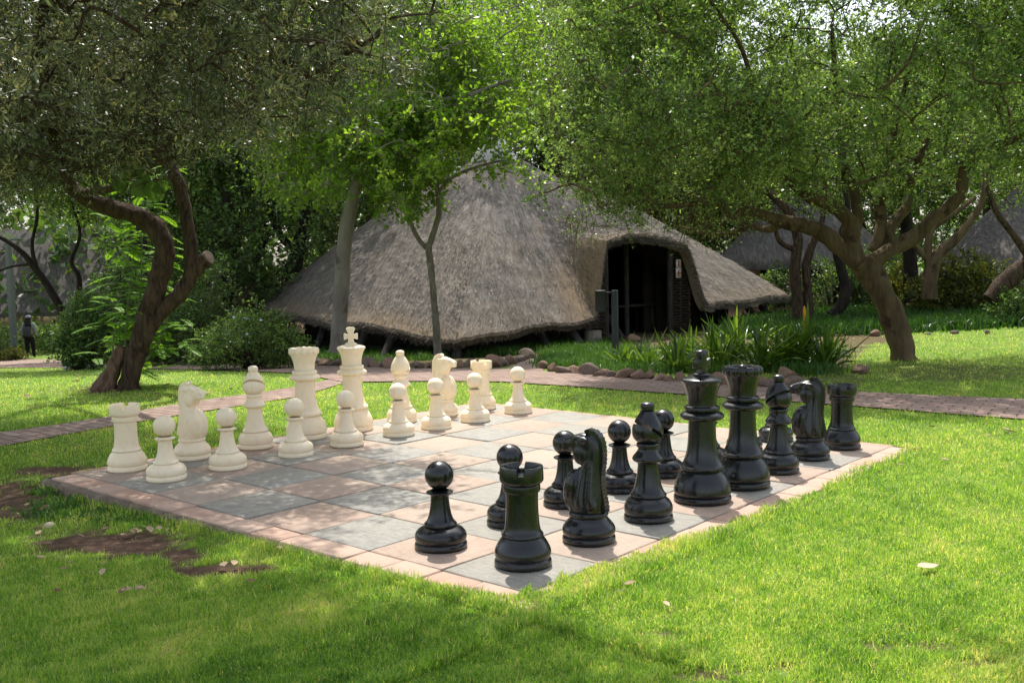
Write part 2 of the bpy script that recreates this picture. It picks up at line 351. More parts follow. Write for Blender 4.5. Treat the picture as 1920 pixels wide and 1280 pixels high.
def spline(pts, n=8):                                         # Catmull-Rom through points of any width
    P = np.asarray(pts, float); P = np.vstack([2 * P[0] - P[1], P, 2 * P[-1] - P[-2]]); out = []
    for i in range(1, len(P) - 2):
        t = np.linspace(0, 1, n, endpoint=False)[:, None]; a, b, c, d = P[i - 1:i + 3]
        out.append(.5 * (2 * b + (c - a) * t + (2 * a - 5 * b + 4 * c - d) * t ** 2 + (3 * b - a - 3 * c + d) * t ** 3))
    return np.vstack(out + [P[-2][None]])
def unit(v): return v / (np.linalg.norm(v, axis=-1, keepdims=True) + 1e-9)
def leaf_geo(P, d, nrm, L, Wd, fold=.0):                      # rhombus leaves: (n,3) base, direction, normal
    d = unit(d); s = unit(np.cross(d, nrm)); nn = np.cross(s, d)
    L = np.broadcast_to(L, len(P))[:, None]; Wd = np.broadcast_to(Wd, len(P))[:, None]
    V = np.stack([P, P + d * L * .45 + s * Wd / 2 + nn * L * fold, P + d * L, P + d * L * .45 - s * Wd / 2 + nn * L * fold], 1).reshape(-1, 3)
    return V, np.arange(len(P) * 4).reshape(-1, 4)
def in_ell(rng, n, ells, shell=.35, noise_s=1.7, cut=.42, floor=None):
    vol = np.array([e[1][0] * e[1][1] * e[1][2] for e in ells]); vol = vol / vol.sum(); ph = rng.uniform(0, 6.28, (5, 1)); wv = rng.normal(0, noise_s, (5, 3)) ; out = []
    tot = 0
    while tot < n:
        k = rng.choice(len(ells), n, p=vol); u = unit(rng.normal(size=(n, 3))); r = rng.uniform(shell ** 3, 1, n) ** (1 / 3)
        c = np.array([e[0] for e in ells])[k]; rr = np.array([e[1] for e in ells])[k]; P = c + u * r[:, None] * rr
        f = np.sin(wv @ P.T + ph).sum(0) / 5 * .5 + .5
        P = P[f > cut * rng.uniform(.75, 1.1, n)]
        out.append(P); tot += len(P)
    return np.vstack(out)[:n]
def crown(rng, C, rad, per, L, Wd, twigs=4, up=.35, droop=.0, tmean=.5, tw_mb=None, twr=.006):
    """leaves along short twigs round every clump centre"""
    n = len(C); rad = np.broadcast_to(rad, n)
    td = unit(rng.normal(size=(n, twigs, 3)) + np.array([0, 0, up - droop])); tl = rad[:, None] * rng.uniform(.6, 1.25, (n, twigs))
    k = per // twigs
    u = rng.uniform(.12, 1, (n, twigs, k))
    P = C[:, None, None] + td[:, :, None] * (u * tl[..., None])[..., None] + rng.normal(0, .05, (n, twigs, k, 3)) * rad[:, None, None, None]
    P[..., 2] -= droop * (u ** 2) * rad[:, None, None] * .8
    d = unit(td[:, :, None] * .7 + rng.normal(0, .75, (n, twigs, k, 3))); nr = rng.normal(0, .8, (n, twigs, k, 3)) + np.array([0, 0, .8])
    m = n * twigs * k
    tc = np.clip(rng.normal(tmean, .24, n)[:, None, None] + rng.normal(0, .19, (n, twigs, k)), 0, 1).reshape(-1)
    V, q = leaf_geo(P.reshape(-1, 3), d.reshape(-1, 3), nr.reshape(-1, 3), L * rng.uniform(.45, 1.4, m), Wd * rng.uniform(.6, 1.3, m), rng.uniform(-.08, .08, m)[:, None])
    if tw_mb is not None:                                     # thin three-sided twigs
        A = np.repeat(C, twigs, 0); B = (C[:, None] + td * tl[..., None]).reshape(-1, 3).copy(); B[:, 2] -= droop * np.repeat(rad, twigs) * .8
        ax = unit(B - A); s1 = unit(np.cross(ax, np.array([.3, .5, .8]))); s2 = np.cross(ax, s1)
        ring = [s1, -.5 * s1 + .87 * s2, -.5 * s1 - .87 * s2]
        V2 = np.stack([A + r * twr for r in ring] + [B + r * twr * .35 for r in ring], 1).reshape(-1, 3); o = (np.arange(len(A)) * 6)[:, None]
        tw_mb.add(V2, np.vstack([o + np.array([[0, 1, 4, 3]]), o + np.array([[1, 2, 5, 4]]), o + np.array([[2, 0, 3, 5]])]))
    return V, q, tc
def connect(rng, mb, C, limbs, r0=.03, r1=.006, sag=.15):     # branches grow clump by clump from what is already there
    LP = np.vstack(limbs); d0 = np.array([np.min(np.linalg.norm(LP - c, axis=1)) for c in C]); pool = [LP]; n = len(LP)
    buf = np.zeros((n + len(C) * 6, 3)); buf[:n] = LP
    for c in C[np.argsort(d0)]:
        d = np.linalg.norm(buf[:n] - c, axis=1) + np.maximum(0, buf[:n, 2] - c[2]) * .5; a = buf[np.argmin(d)]; ln = np.linalg.norm(c - a)
        if ln < .06: continue
        m1 = a + (c - a) * .4 + rng.normal(0, .12, 3) * ln; m2 = a + (c - a) * .75 + rng.normal(0, .1, 3) * ln; m1[2] += sag * ln * .4; m2[2] += sag * ln * .2
        p = spline([a, m1, m2, c], 3); mb.tube(p, np.linspace(min(r0, .008 + ln * .014), r1, len(p)), 5, False)
        k = p[3::2]; buf[n:n + len(k)] = k; n += len(k)
def tree(name, label, trunk, crown_parts, bark, group=None, base=None, extra=None):
    """trunk: MB ; crown_parts: list of (part name, MB or (V,q,t), material)"""
    b = np.asarray(base, float); root = empty(name, label, 'tree', b, group=group)
    inv = -b
    for pn, g, mt in [('trunk', trunk, bark)] + crown_parts:
        if isinstance(g, MB): me = g.mesh(pn); sm_ = 60
        else: me = np_mesh(pn, g[0], g[1], None, g[2]); sm_ = None
        o = link(pn, me, mt, root, tuple(inv), sm_)
    return root
def cat(parts):
    V = []; Q = []; Tn = []; n = 0
    for v, q, t in parts: V.append(v); Q.append(q + n); Tn.append(t); n += len(v)
    return np.vstack(V), np.vstack(Q), np.concatenate(Tn)
def copy_tree(o, parent=None):
    c = o.copy(); COL.objects.link(c); c.parent = parent
    for ch in list(o.children): copy_tree(ch, c)
    return c
def inpoly(x, y, poly):
    poly = np.asarray(poly, float); r = np.zeros(np.shape(x), bool); j = len(poly) - 1
    for i in range(len(poly)):
        (xi, yi), (xj, yj) = poly[i], poly[j]
        r ^= ((yi > y) != (yj > y)) & (x < (xj - xi) * (y - yi) / (yj - yi + 1e-12) + xi); j = i
    return r
def vnoise(x, y, s, seed=0):
    rg = np.random.default_rng(seed); r = 0
    for _ in range(7):
        a = rg.uniform(0, 6.28); f = s * rg.uniform(.5, 1.8); r = r + np.sin((x * math.cos(a) + y * math.sin(a)) * f + rg.uniform(0, 6.28))
    return r / 7 * 1.6

# ------------------------------------------------------------------ ground plan (polygons traced once, laid on the terrain)
MAIN_X = [-260, 0, 130, 270, 400, 480, 560, 645, 760, 860, 940, 1050, 1200, 1300, 1450, 1600, 1760, 1920, 2200]
MAIN_F = [667, 671, 676, 681, 680, 682, 685, 688, 692, 692, 693, 700, 712, 717, 726, 736, 744, 750, 762]
MAIN_N = [690, 690, 689, 692, 694, 697, 701, 718, 716, 716, 717, 724, 735, 742, 752, 763, 776, 788, 806]
BR_X = [-260, 0, 110, 215, 300, 400, 480, 560, 645]
BR_F = [842, 812, 797, 780, 764, 748, 738, 725, 706]
BR_N = [888, 838, 818, 799, 785, 769, 757, 744, 719]
def on_path(px, py, pad=0):
    a = (py > np.interp(px, MAIN_X, MAIN_F) - pad) & (py < np.interp(px, MAIN_X, MAIN_N) + pad)
    b = (px < 655) & (py > np.interp(px, BR_X, BR_F) - pad) & (py < np.interp(px, BR_X, BR_N) + pad)
    c = inpoly(px, py, [(945, 697), (985, 678), (1000, 672), (1022, 672), (1012, 690), (1012, 703)])
    return a | b | c
def soilness(x, y):
    """1 on bare soil (world position)"""
    P = np.stack([x, y, zt(x, y)], -1); px, py = proj(P); nz = vnoise(x, y, 5, 3) * .5 + vnoise(x, y, 17, 4) * .6 + vnoise(x, y, 47, 5) * .4
    def blob(cx, cy, rx_, ry_, k=.45): return 1 - sm(.6, 1.15, np.hypot((px - cx) / rx_, (py - cy) / ry_) + nz * k)
    s = np.zeros_like(x)
    for b in [(220, 1022, 165, 33), (390, 1068, 120, 14), (30, 940, 150, 55), (110, 885, 100, 14), (340, 1045, 60, 16), (250, 880, 60, 9),
              (1380, 1265, 120, 16, .8), (1700, 1215, 90, 12, .9), (1830, 1245, 60, 10, .9), (1230, 1190, 60, 8, .9),
              (1800, 700, 180, 20), (1560, 712, 110, 16), (200, 728, 60, 10)]: s = np.maximum(s, blob(*b) * (1 if b[1] > 860 and b[0] < 700 else .8 if b[1] > 760 else .5))
    bed = inpoly(px, py, [(-300, 640), (280, 640), (285, 677), (400, 677), (640, 686), (760, 690), (860, 690), (935, 691), (985, 677), (1000, 670), (1020, 670), (1015, 690), (1050, 698), (1200, 710), (1300, 715), (1500, 724), (1560, 712), (1640, 640), (1700, 655), (1700, 640), (1640, 600), (1500, 560), (300, 560), (-300, 600)]) & (y > 13)
    s = np.where(bed, np.maximum(s, .85), s)
    s = np.where((y > 24) & (px > 300) & (px < 1650), 1, s)
    return np.clip(s, 0, 1)

# terrain sheet
gx = np.concatenate([-np.geomspace(3.0, 160, 60)[::-1], np.linspace(-2.95, 4.5, 150), np.geomspace(4.6, 160, 56)])
gy = np.concatenate([np.linspace(-30, 2.4, 14), np.arange(2.5, 9.6, .05), np.arange(9.7, 20, .12), np.geomspace(20.2, 200, 60)])
X, Yg = np.meshgrid(gx, gy); Z = zt(X, Yg)
nx, ny = len(gx), len(gy); ii, jj = np.meshgrid(np.arange(ny - 1), np.arange(nx - 1), indexing='ij')
q = np.stack([ii * nx + jj, ii * nx + jj + 1, (ii + 1) * nx + jj + 1, (ii + 1) * nx + jj], -1).reshape(-1, 4)
me = np_mesh("lawn", np.stack([X, Yg, Z], -1).reshape(-1, 3), q)
a = me.attributes.new("soil", 'FLOAT', 'POINT'); sv = np.where(Yg > 2.5, soilness(X, np.maximum(Yg, 2.5)), 0); a.data.foreach_set("value", sv.ravel().astype(np.float32))
tag(link("lawn", me, M['lawn'], smooth=180), 'sloping lawn and red earth of the garden', 'lawn', kind='structure')

def strip(name, xs, f, n_, label, dz=.012, sub=10, cross=6):
    pxs = np.concatenate([np.linspace(xs[i], xs[i + 1], sub, endpoint=False) for i in range(len(xs) - 1)] + [[xs[-1]]])
    fa = np.interp(pxs, xs, f); ne = np.interp(pxs, xs, n_); A = G(pxs, ne); B = G(pxs, fa)
    V = np.stack([A + (B - A) * t for t in np.linspace(0, 1, cross)], 1).reshape(-1, 3); V[:, 2] = zt(V[:, 0], V[:, 1]) + dz
    i, j = np.meshgrid(np.arange(len(pxs) - 1), np.arange(cross - 1), indexing='ij')
    q = np.stack([i * cross + j, (i + 1) * cross + j, (i + 1) * cross + j + 1, i * cross + j + 1], -1).reshape(-1, 4)
    return tag(link(name, np_mesh(name, V, q), M['paving']), label, 'path', kind='structure')
strip("main_path", MAIN_X, MAIN_F, MAIN_N, 'pinkish brick paved path crossing behind the chess board', .016)
strip("side_path", BR_X, BR_F, BR_N, 'brick paved path branching off to the left front', .010)
strip("hut_path", [945, 965, 985, 1000, 1018], [695, 684, 676, 671, 669], [699, 700, 700, 700, 700], 'short brick path leading between the flower beds to the hut', .008)

# ------------------------------------------------------------------ chess board
rng = np.random.default_rng(5)
board = empty("chess_board", "giant outdoor chess board of grey slate and pink sandstone tiles set in the lawn", "chess board", (*b2w(0, 0), 0), BA)
def prism(mb, x0, y0, x1, y1, z0, z1, bev=.006, tint=0., jit=0.):
    j = rng.normal(0, jit, 8) if jit else np.zeros(8)
    c = np.array([[x0 + j[0], y0 + j[1]], [x1 + j[2], y0 + j[3]], [x1 + j[4], y1 + j[5]], [x0 + j[6], y1 + j[7]]]); ce = c.mean(0); ins = c + np.sign(ce - c) * bev
    V = np.vstack([np.c_[c, np.full(4, z0)], np.c_[c, np.full(4, z1 - bev * .6)], np.c_[ins, np.full(4, z1)]])
    qs = [[8, 9, 10, 11]] + [[a * 4 + i, a * 4 + (i + 1) % 4, (a + 1) * 4 + (i + 1) % 4, (a + 1) * 4 + i] for a in (0, 1) for i in range(4)]
    mb.add(V, qs, tint=tint)
pk, sl, br = MB(), MB(), MB()
for i in range(8):
    for j in range(8):
        g = .006; mb = sl if (i + j) % 2 == 0 else pk
        prism(mb, i * T + g, j * T + g, (i + 1) * T - g, (j + 1) * T - g, -.05, rng.normal(0, .002), .006, rng.uniform(0, .9), .0035)
bw = .325 * T; g = .004; nb = 16
for i in range(nb):
    a, b_ = i * T * 8 / nb, (i + 1) * T * 8 / nb
    prism(br, a + g, -bw, b_ - g, -g, -.05, rng.normal(-.002, .002), .006, rng.uniform(0, .8), .003)
    prism(br, -bw, a + g, -g, b_ - g, -.05, rng.normal(-.002, .002), .006, rng.uniform(0, .8), .003)
    prism(br, a + g, 8 * T + g, b_ - g, 8 * T + .07, -.05, rng.normal(-.003, .002), .006, rng.uniform(0, .8), .003)
    prism(br, 8 * T + g, a + g, 8 * T + .07, b_ - g, -.05, rng.normal(-.003, .002), .006, rng.uniform(0, .8), .003)
prism(br, -bw, -bw, -g, -g, -.05, -.002, .006, .4)
br.build("border", M['brick'], board, None); pk.build("pink_tiles", M['pink'], board, None); sl.build("grey_tiles", M['slate'], board, None)
mb = MB(); e0, e1 = -bw - .004, 8 * T + .074; o = .07
c0 = [[e0, e0], [e1, e0], [e1, e1], [e0, e1]]; c1 = [[e0 - o, e0 - .015], [e1 + .01, e0 - .015], [e1 + .01, e1 + .01], [e0 - o, e1 + .01]]
n_ = 40; top = []; bot = []
for s_ in range(4):
    for t_ in np.linspace(0, 1, n_, endpoint=False):
        top.append(np.array(c0[s_]) * (1 - t_) + np.array(c0[(s_ + 1) % 4]) * t_); bot.append(np.array(c1[s_]) * (1 - t_) + np.array(c1[(s_ + 1) % 4]) * t_ + rng.normal(0, .007, 2))
N4 = len(top); V = np.vstack([np.c_[top, np.full(N4, -.014)], np.c_[(np.array(top) + np.array(bot)) / 2, -.03 + rng.normal(0, .004, N4)], np.c_[bot, np.full(N4, -.22)]])
mb.add(V, [[a * N4 + (i + 1) % N4, a * N4 + i, (a + 1) * N4 + i, (a + 1) * N4 + (i + 1) % N4] for a in (0, 1) for i in range(N4)])
mb.build("footing", M['mortar'], board, 70)
mb = MB(); mb.box(((e0 + e1) / 2, (e0 + e1) / 2, -.065), (e1 - e0 - .012, e1 - e0 - .012, .10)); mb.build("joint_bed", M['joint'], board, None)

# ------------------------------------------------------------------ chess pieces (profiles in base radii)
def sp(pts, n=5): return spline(pts, n)
def prof(*segs): return np.vstack(segs)
BASE = prof([(0, .0), (.95, 0)], sp([(.95, 0), (.995, .05), (1.0, .12), (.985, .19), (.95, .23)]), [(.93, .25)])
def lath(name, p, mat, parent, r, n=56, ang=32):
    mb = MB(); mb.lathe(np.asarray(p) * r, n); return mb.build(name, mat, parent, ang)
PAWN_B = prof(BASE, sp([(.93, .25), (.975, .34), (.985, .45), (.955, .58), (.86, .70), (.73, .78), (.61, .83)]))
PAWN_C = prof([(.60, .83)], sp([(.60, .84), (.625, .88), (.62, .93)]), sp([(.61, .94), (.52, 1.04), (.44, 1.24), (.385, 1.5), (.35, 1.8), (.34, 1.96)]), sp([(.35, 2.03), (.46, 2.065), (.51, 2.105), (.50, 2.14), (.42, 2.165), (.34, 2.20)]))
PAWN_H = np.array([(max(.001, .545 * math.cos(a)), 2.75 + .545 * math.sin(a)) for a in np.linspace(-1.25, math.pi / 2, 22)])
ROOK_B = prof(BASE, sp([(.93, .27), (.975, .36), (.985, .46), (.965, .57), (.89, .74), (.80, .89), (.715, 1.0)]))
ROOK_C = prof([(.70, 1.0)], sp([(.70, 1.01), (.73, 1.05), (.715, 1.11)]), sp([(.70, 1.12), (.65, 1.2), (.605, 1.38), (.575, 1.75), (.56, 2.15), (.565, 2.54)]), [(.565, 2.55)], sp([(.62, 2.57), (.645, 2.62), (.645, 2.78), (.62, 2.84)]), [(.60, 2.86)])
BISH_B = prof(BASE, sp([(.94, .26), (.98, .36), (.988, .48), (.965, .62), (.88, .78), (.785, .87), (.71, .94)]))
BISH_C = prof([(.695, .94)], sp([(.695, .95), (.74, 1.0), (.73, 1.05)]), sp([(.72, 1.06), (.64, 1.16), (.545, 1.4), (.465, 1.8), (.42, 2.15), (.415, 2.31)]), sp([(.44, 2.33), (.59, 2.41), (.637, 2.49), (.60, 2.59), (.50, 2.71), (.43, 2.80), (.395, 2.88)]), sp([(.40, 2.95), (.45, 2.98), (.465, 3.05), (.44, 3.12), (.38, 3.16)]))
BISH_H = prof(sp([(.34, 3.14), (.46, 3.2), (.595, 3.36), (.635, 3.58), (.605, 3.8), (.51, 4.04), (.39, 4.25), (.27, 4.42)]), [(.001, 4.44)])
BISH_F = prof([(.22, 4.40)], sp([(.22, 4.42), (.27, 4.50), (.285, 4.60), (.26, 4.71), (.15, 4.78), (.001, 4.80)]))
KQ_B = prof(BASE, sp([(.945, .25), (.985, .31), (.992, .41), (.965, .57), (.90, .75), (.79, .94), (.68, 1.08)]))
KQ_C = prof([(.67, 1.08)], sp([(.67, 1.09), (.74, 1.13), (.775, 1.19), (.765, 1.25)]), sp([(.75, 1.26), (.66, 1.38), (.575, 1.6), (.515, 1.9), (.482, 2.3), (.468, 2.83)]), sp([(.50, 2.84), (.69, 2.89), (.757, 2.97), (.74, 3.04), (.64, 3.11), (.60, 3.13)]), sp([(.565, 3.15), (.60, 3.19), (.61, 3.25), (.59, 3.31), (.53, 3.35)]))
KING_H = prof([(.50, 3.35)], sp([(.495, 3.37), (.505, 3.6), (.555, 3.85), (.63, 4.05), (.715, 4.19)]), sp([(.72, 4.20), (.722, 4.23), (.68, 4.28), (.5, 4.34), (.31, 4.37)]), sp([(.30, 4.38), (.31, 4.42), (.27, 4.46), (.2, 4.48)]), [(.001, 4.485)])
QUEEN_H = prof([(.50, 3.35)], sp([(.495, 3.37), (.505, 3.6), (.56, 3.85), (.63, 4.03), (.69, 4.14)]), [(.66, 4.2), (.001, 4.21)])
def cross_mesh(r):
    mb = MB(); y = .125
    pts = [(-.20, 4.44), (.20, 4.44), (.135, 4.62), (.15, 4.70), (.33, 4.64), (.355, 4.68), (.355, 4.94), (.33, 4.98), (.16, 4.92), (.145, 4.98), (.235, 5.20), (.21, 5.24), (.12, 5.28), (-.12, 5.28), (-.21, 5.24), (-.235, 5.20), (-.145, 4.98), (-.16, 4.92), (-.33, 4.98), (-.355, 4.94), (-.355, 4.68), (-.33, 4.64), (-.15, 4.70), (-.135, 4.62)]
    me = bpy.data.meshes.new("cross"); bm = bmesh.new()
    f = bm.faces.new([bm.verts.new((a * r, -y * r, b * r)) for a, b in pts]); ex = bmesh.ops.extrude_face_region(bm, geom=[f])
    bmesh.ops.translate(bm, vec=(0, 2 * y * r, 0), verts=[e for e in ex['geom'] if isinstance(e, bmesh.types.BMVert)])
    bmesh.ops.recalc_face_normals(bm, faces=bm.faces); bmesh.ops.bevel(bm, geom=[e for e in bm.edges if abs(e.verts[0].co.y - e.verts[1].co.y) < 1e-6], offset=.035 * r, segments=2, affect='EDGES', profile=.5)
    bm.to_mesh(me); bm.free(); return me
def applied(o, mods):
    for t_, kw in mods:
        m = o.modifiers.new(t_, t_)
        for k_, v_ in kw.items(): setattr(m, k_, v_)
    bpy.context.view_layer.update(); dg = bpy.context.evaluated_depsgraph_get(); me = bpy.data.meshes.new_from_object(o.evaluated_get(dg)); return me
def rook_head(r):
    mb = MB(); n = 96; cuts = []
    prof_o = [(.60, 2.86), (.70, 2.88), (.755, 2.95), (.765, 3.02), (.765, 3.40), (.745, 3.45), (.62, 3.45), (.60, 3.42), (.585, 3.10)]
    th = np.arange(n) / n * 2 * math.pi; P = np.array(prof_o); V = []
    notch = np.array([min(abs((t - (math.pi / 4 + k_ * math.pi / 2) + math.pi) % (2 * math.pi) - math.pi) for k_ in range(4)) < .16 for t in th])
    for (a, z) in P:
        zz = np.where(notch & (z > 3.2), np.minimum(z, 3.22), z); V.append(np.stack([a * np.cos(th), a * np.sin(th), zz], -1))
    V = np.vstack(V + [np.array([[0, 0, 3.08]])]) * r; m = len(P)
    i, j = np.meshgrid(np.arange(m - 1), np.arange(n), indexing='ij'); j2 = (j + 1) % n
    q = np.stack([i * n + j, i * n + j2, (i + 1) * n + j2, (i + 1) * n + j], -1).reshape(-1, 4)
    mb.add(V, q, [[(m - 1) * n + a, (m - 1) * n + (a + 1) % n, m * n] for a in range(n)]); return mb
def coronet(r):
    mb = MB(); n = 168; th = np.arange(n) / n * 2 * math.pi; K = 14; w = np.abs(np.sin(th * K / 2)); w = w ** .6
    rows = [(.66 + 0 * w, 4.13 - 0 * w), (.69 + .02 * w, 4.25 - .11 * w), (.70 + .05 * w, 4.29 - .09 * w), (.695 + .045 * w, 4.38 + .0 * w), (.67 + .015 * w, 4.42 + .02 * w), (.56 + 0 * w, 4.41 + .01 * w), (.50 + 0 * w, 4.34 + 0 * w), (.3 + 0 * w, 4.33 + 0 * w)]
    V = np.vstack([np.stack([a * np.cos(th), a * np.sin(th), b], -1) for a, b in rows] + [np.array([[0, 0, 4.34]])]) * r; m = len(rows)
    i, j = np.meshgrid(np.arange(m - 1), np.arange(n), indexing='ij'); j2 = (j + 1) % n
    mb.add(V, np.stack([i * n + j, i * n + j2, (i + 1) * n + j2, (i + 1) * n + j], -1).reshape(-1, 4), [[(m - 1) * n + a, (m - 1) * n + (a + 1) % n, m * n] for a in range(n)])
    mb.ell((0, 0, 4.40 * r), (.16 * r, .16 * r, .11 * r)); return mb
def loft(mb, st, n=28, axis='z', pw=2.3):                      # superelliptic stations (pos, centre, a, b)
    S = spline(np.array(st), 5); th = np.arange(n) / n * 2 * math.pi; c, s_ = np.cos(th), np.sin(th)
    c, s_ = np.sign(c) * np.abs(c) ** (2 / pw), np.sign(s_) * np.abs(s_) ** (2 / pw); V = []
    for p, ce, a_, b_ in S:
        V.append(np.stack([ce + a_ * c, b_ * s_, np.full(n, p)], -1) if axis == 'z' else np.stack([np.full(n, p), b_ * c, ce + a_ * s_], -1))
    m = len(V); V = np.vstack(V + [V[0].mean(0)[None], V[-1].mean(0)[None]])
    i, j = np.meshgrid(np.arange(m - 1), np.arange(n), indexing='ij'); j2 = (j + 1) % n; jj = np.arange(n); k2 = (jj + 1) % n
    mb.add(V, np.stack([i * n + j, i * n + j2, (i + 1) * n + j2, (i + 1) * n + j], -1).reshape(-1, 4), np.vstack([np.stack([np.full(n, m * n), k2, jj], 1), np.stack([np.full(n, m * n + 1), (m - 1) * n + jj, (m - 1) * n + k2], 1)]))
def horse(r):
    mb = MB()
    loft(mb, [(1.12, .0, .66, .60), (1.35, .03, .72, .60), (1.65, .08, .78, .57), (1.95, .10, .78, .52), (2.25, .06, .72, .46), (2.55, -.06, .58, .40), (2.85, -.2, .42, .36), (3.15, -.27, .36, .33), (3.5, -.27, .37, .31), (3.85, -.24, .31, .27), (4.03, -.2, .2, .18)])
    loft(mb, [(-.3, 3.62, .36, .28), (-.05, 3.58, .46, .34), (.18, 3.52, .54, .36), (.42, 3.57, .43, .31), (.64, 3.60, .33, .25), (.84, 3.58, .27, .22), (.99, 3.55, .23, .205), (1.05, 3.54, .11, .10)], axis='x')
    for sg in (-1, 1):
        mb.ell((.16, sg * .25, 3.28), (.34, .15, .40)); mb.ell((.44, sg * .27, 3.76), (.10, .06, .075)); mb.ell((.36, sg * .24, 3.88), (.24, .08, .07), rotm(0, .18, 0))
        mb.ell((.02, sg * .33, 3.82), (.27, .075, .12), rotm(0, .12, sg * -.2)); mb.ell((.94, sg * .17, 3.66), (.12, .08, .09)); mb.ell((.88, sg * .13, 3.40), (.18, .10, .07))
        mb.ell((.44, sg * .22, 1.93), (.47, .40, .82), rotm(0, -.16, 0))
        mb.tube(spline([(-.08, sg * .30, 3.05), (.0, sg * .34, 2.6), (.07, sg * .41, 2.1), (.10, sg * .46, 1.65), (.06, sg * .44, 1.35)], 6) , np.linspace(.06, .23, 25), 10)
        mb.tube(spline([(-.32, sg * .29, 3.05), (-.34, sg * .34, 2.6), (-.34, sg * .41, 2.1), (-.36, sg * .46, 1.65), (-.42, sg * .42, 1.35)], 6), np.linspace(.06, .20, 25), 10)
    me = mb.mesh("tmp"); me.transform(Matrix.Scale(r, 4)); o = link("tmp", me)
    out = applied(o, [('REMESH', dict(mode='VOXEL', voxel_size=.034 * r)), ('SMOOTH', dict(factor=.5, iterations=7))]); bpy.data.objects.remove(o); return out
def mane(r):
    mb = MB(); c = spline([(-.02, 4.02), (-.2, 4.10), (-.42, 4.02), (-.58, 3.75), (-.63, 3.35), (-.61, 2.95), (-.55, 2.55), (-.56, 2.15), (-.62, 1.75), (-.69, 1.4), (-.70, 1.17)], 24); m = len(c)
    tg = unit(np.gradient(c, axis=0)); nrm = np.stack([tg[:, 1], -tg[:, 0]], 1); nrm = np.where((nrm @ np.array([-1, .3]))[:, None] > 0, nrm, -nrm)
    s_ = np.cumsum(np.r_[0, np.linalg.norm(np.diff(c, axis=0), axis=1)]); saw = (s_ / .150) % 1
    out = .085 + .042 * (1 - saw); w = .165; V = []
    for i in range(m):
        a = c[i] - nrm[i] * .16; b = c[i] + nrm[i] * out[i]
        V += [(a[0], -w * 1.1, a[1]), (b[0], -w, b[1]), (b[0], w, b[1]), (a[0], w * 1.1, a[1])]
    q = [[i * 4 + k_, i * 4 + (k_ + 1) % 4, (i + 1) * 4 + (k_ + 1) % 4, (i + 1) * 4 + k_] for i in range(m - 1) for k_ in range(4)] + [[0, 1, 2, 3], [(m - 1) * 4 + 3, (m - 1) * 4 + 2, (m - 1) * 4 + 1, (m - 1) * 4]]
    mb.add(np.array(V) * r, q); return mb
KN_B = prof(BASE, sp([(.94, .26), (.985, .34), (1.0, .44), (.97, .56), (.88, .70), (.76, .83), (.70, .92)]), [(.68, .94)], sp([(.68, .96), (.73, 1.0), (.74, 1.07), (.71, 1.13)]), [(.64, 1.16), (.001, 1.165)])
def mitre(r, name, mt, parent):
    mb = MB(); mb.lathe(np.vstack([[(.001, 3.13)], BISH_H]) * r, 64); o = mb.build("tmp", mt, None, 180)
    cb = MB(); cb.box((0, 0, 0), (1.3 * r, 2 * r, .14 * r)); c_ = cb.build("tmpc", None, None, None)
    c_.rotation_euler = (0, R(-34), 0); c_.location = (.14 * r, 0, 3.74 * r)
    me = applied(o, [('BOOLEAN', dict(operation='DIFFERENCE', object=c_, solver='EXACT'))]); bpy.data.objects.remove(o); bpy.data.objects.remove(c_)
    return link(name, me, None, parent, None, 28)
def make(kind, mt, tone):
    r = {'pawn': .140, 'rook': .1435, 'knight': .1435, 'bishop': .1425, 'king': .1775, 'queen': .1775}[kind]
    o = empty("chess_" + kind, tone, "chess piece")
    if kind == 'pawn': lath("base", PAWN_B, mt, o, r); lath("stem", PAWN_C, mt, o, r); lath("ball_head", PAWN_H, mt, o, r)
    if kind == 'rook': lath("base", ROOK_B, mt, o, r); lath("tower", ROOK_C, mt, o, r); rook_head(r).build("battlement", mt, o, 32)
    if kind == 'bishop':
        lath("base", BISH_B, mt, o, r); lath("stem", BISH_C, mt, o, r); mitre(r, "mitre", mt, o); lath("finial", BISH_F, mt, o, r)
    if kind in ('king', 'queen'):
        lath("base", KQ_B, mt, o, r); lath("stem", KQ_C, mt, o, r)
        lath("crown_cup", KING_H if kind == 'king' else QUEEN_H, mt, o, r)
        if kind == 'king': link("cross", cross_mesh(r), mt, o, None, 40)
        else: coronet(r).build("coronet", mt, o, 40)
    if kind == 'knight':
        lath("base", KN_B, mt, o, r); link("horse_head", HORSE.copy(), mt, o, None, 180); mane(r).build("mane", mt, o, 30)
    return o
HORSE = horse(.1435)
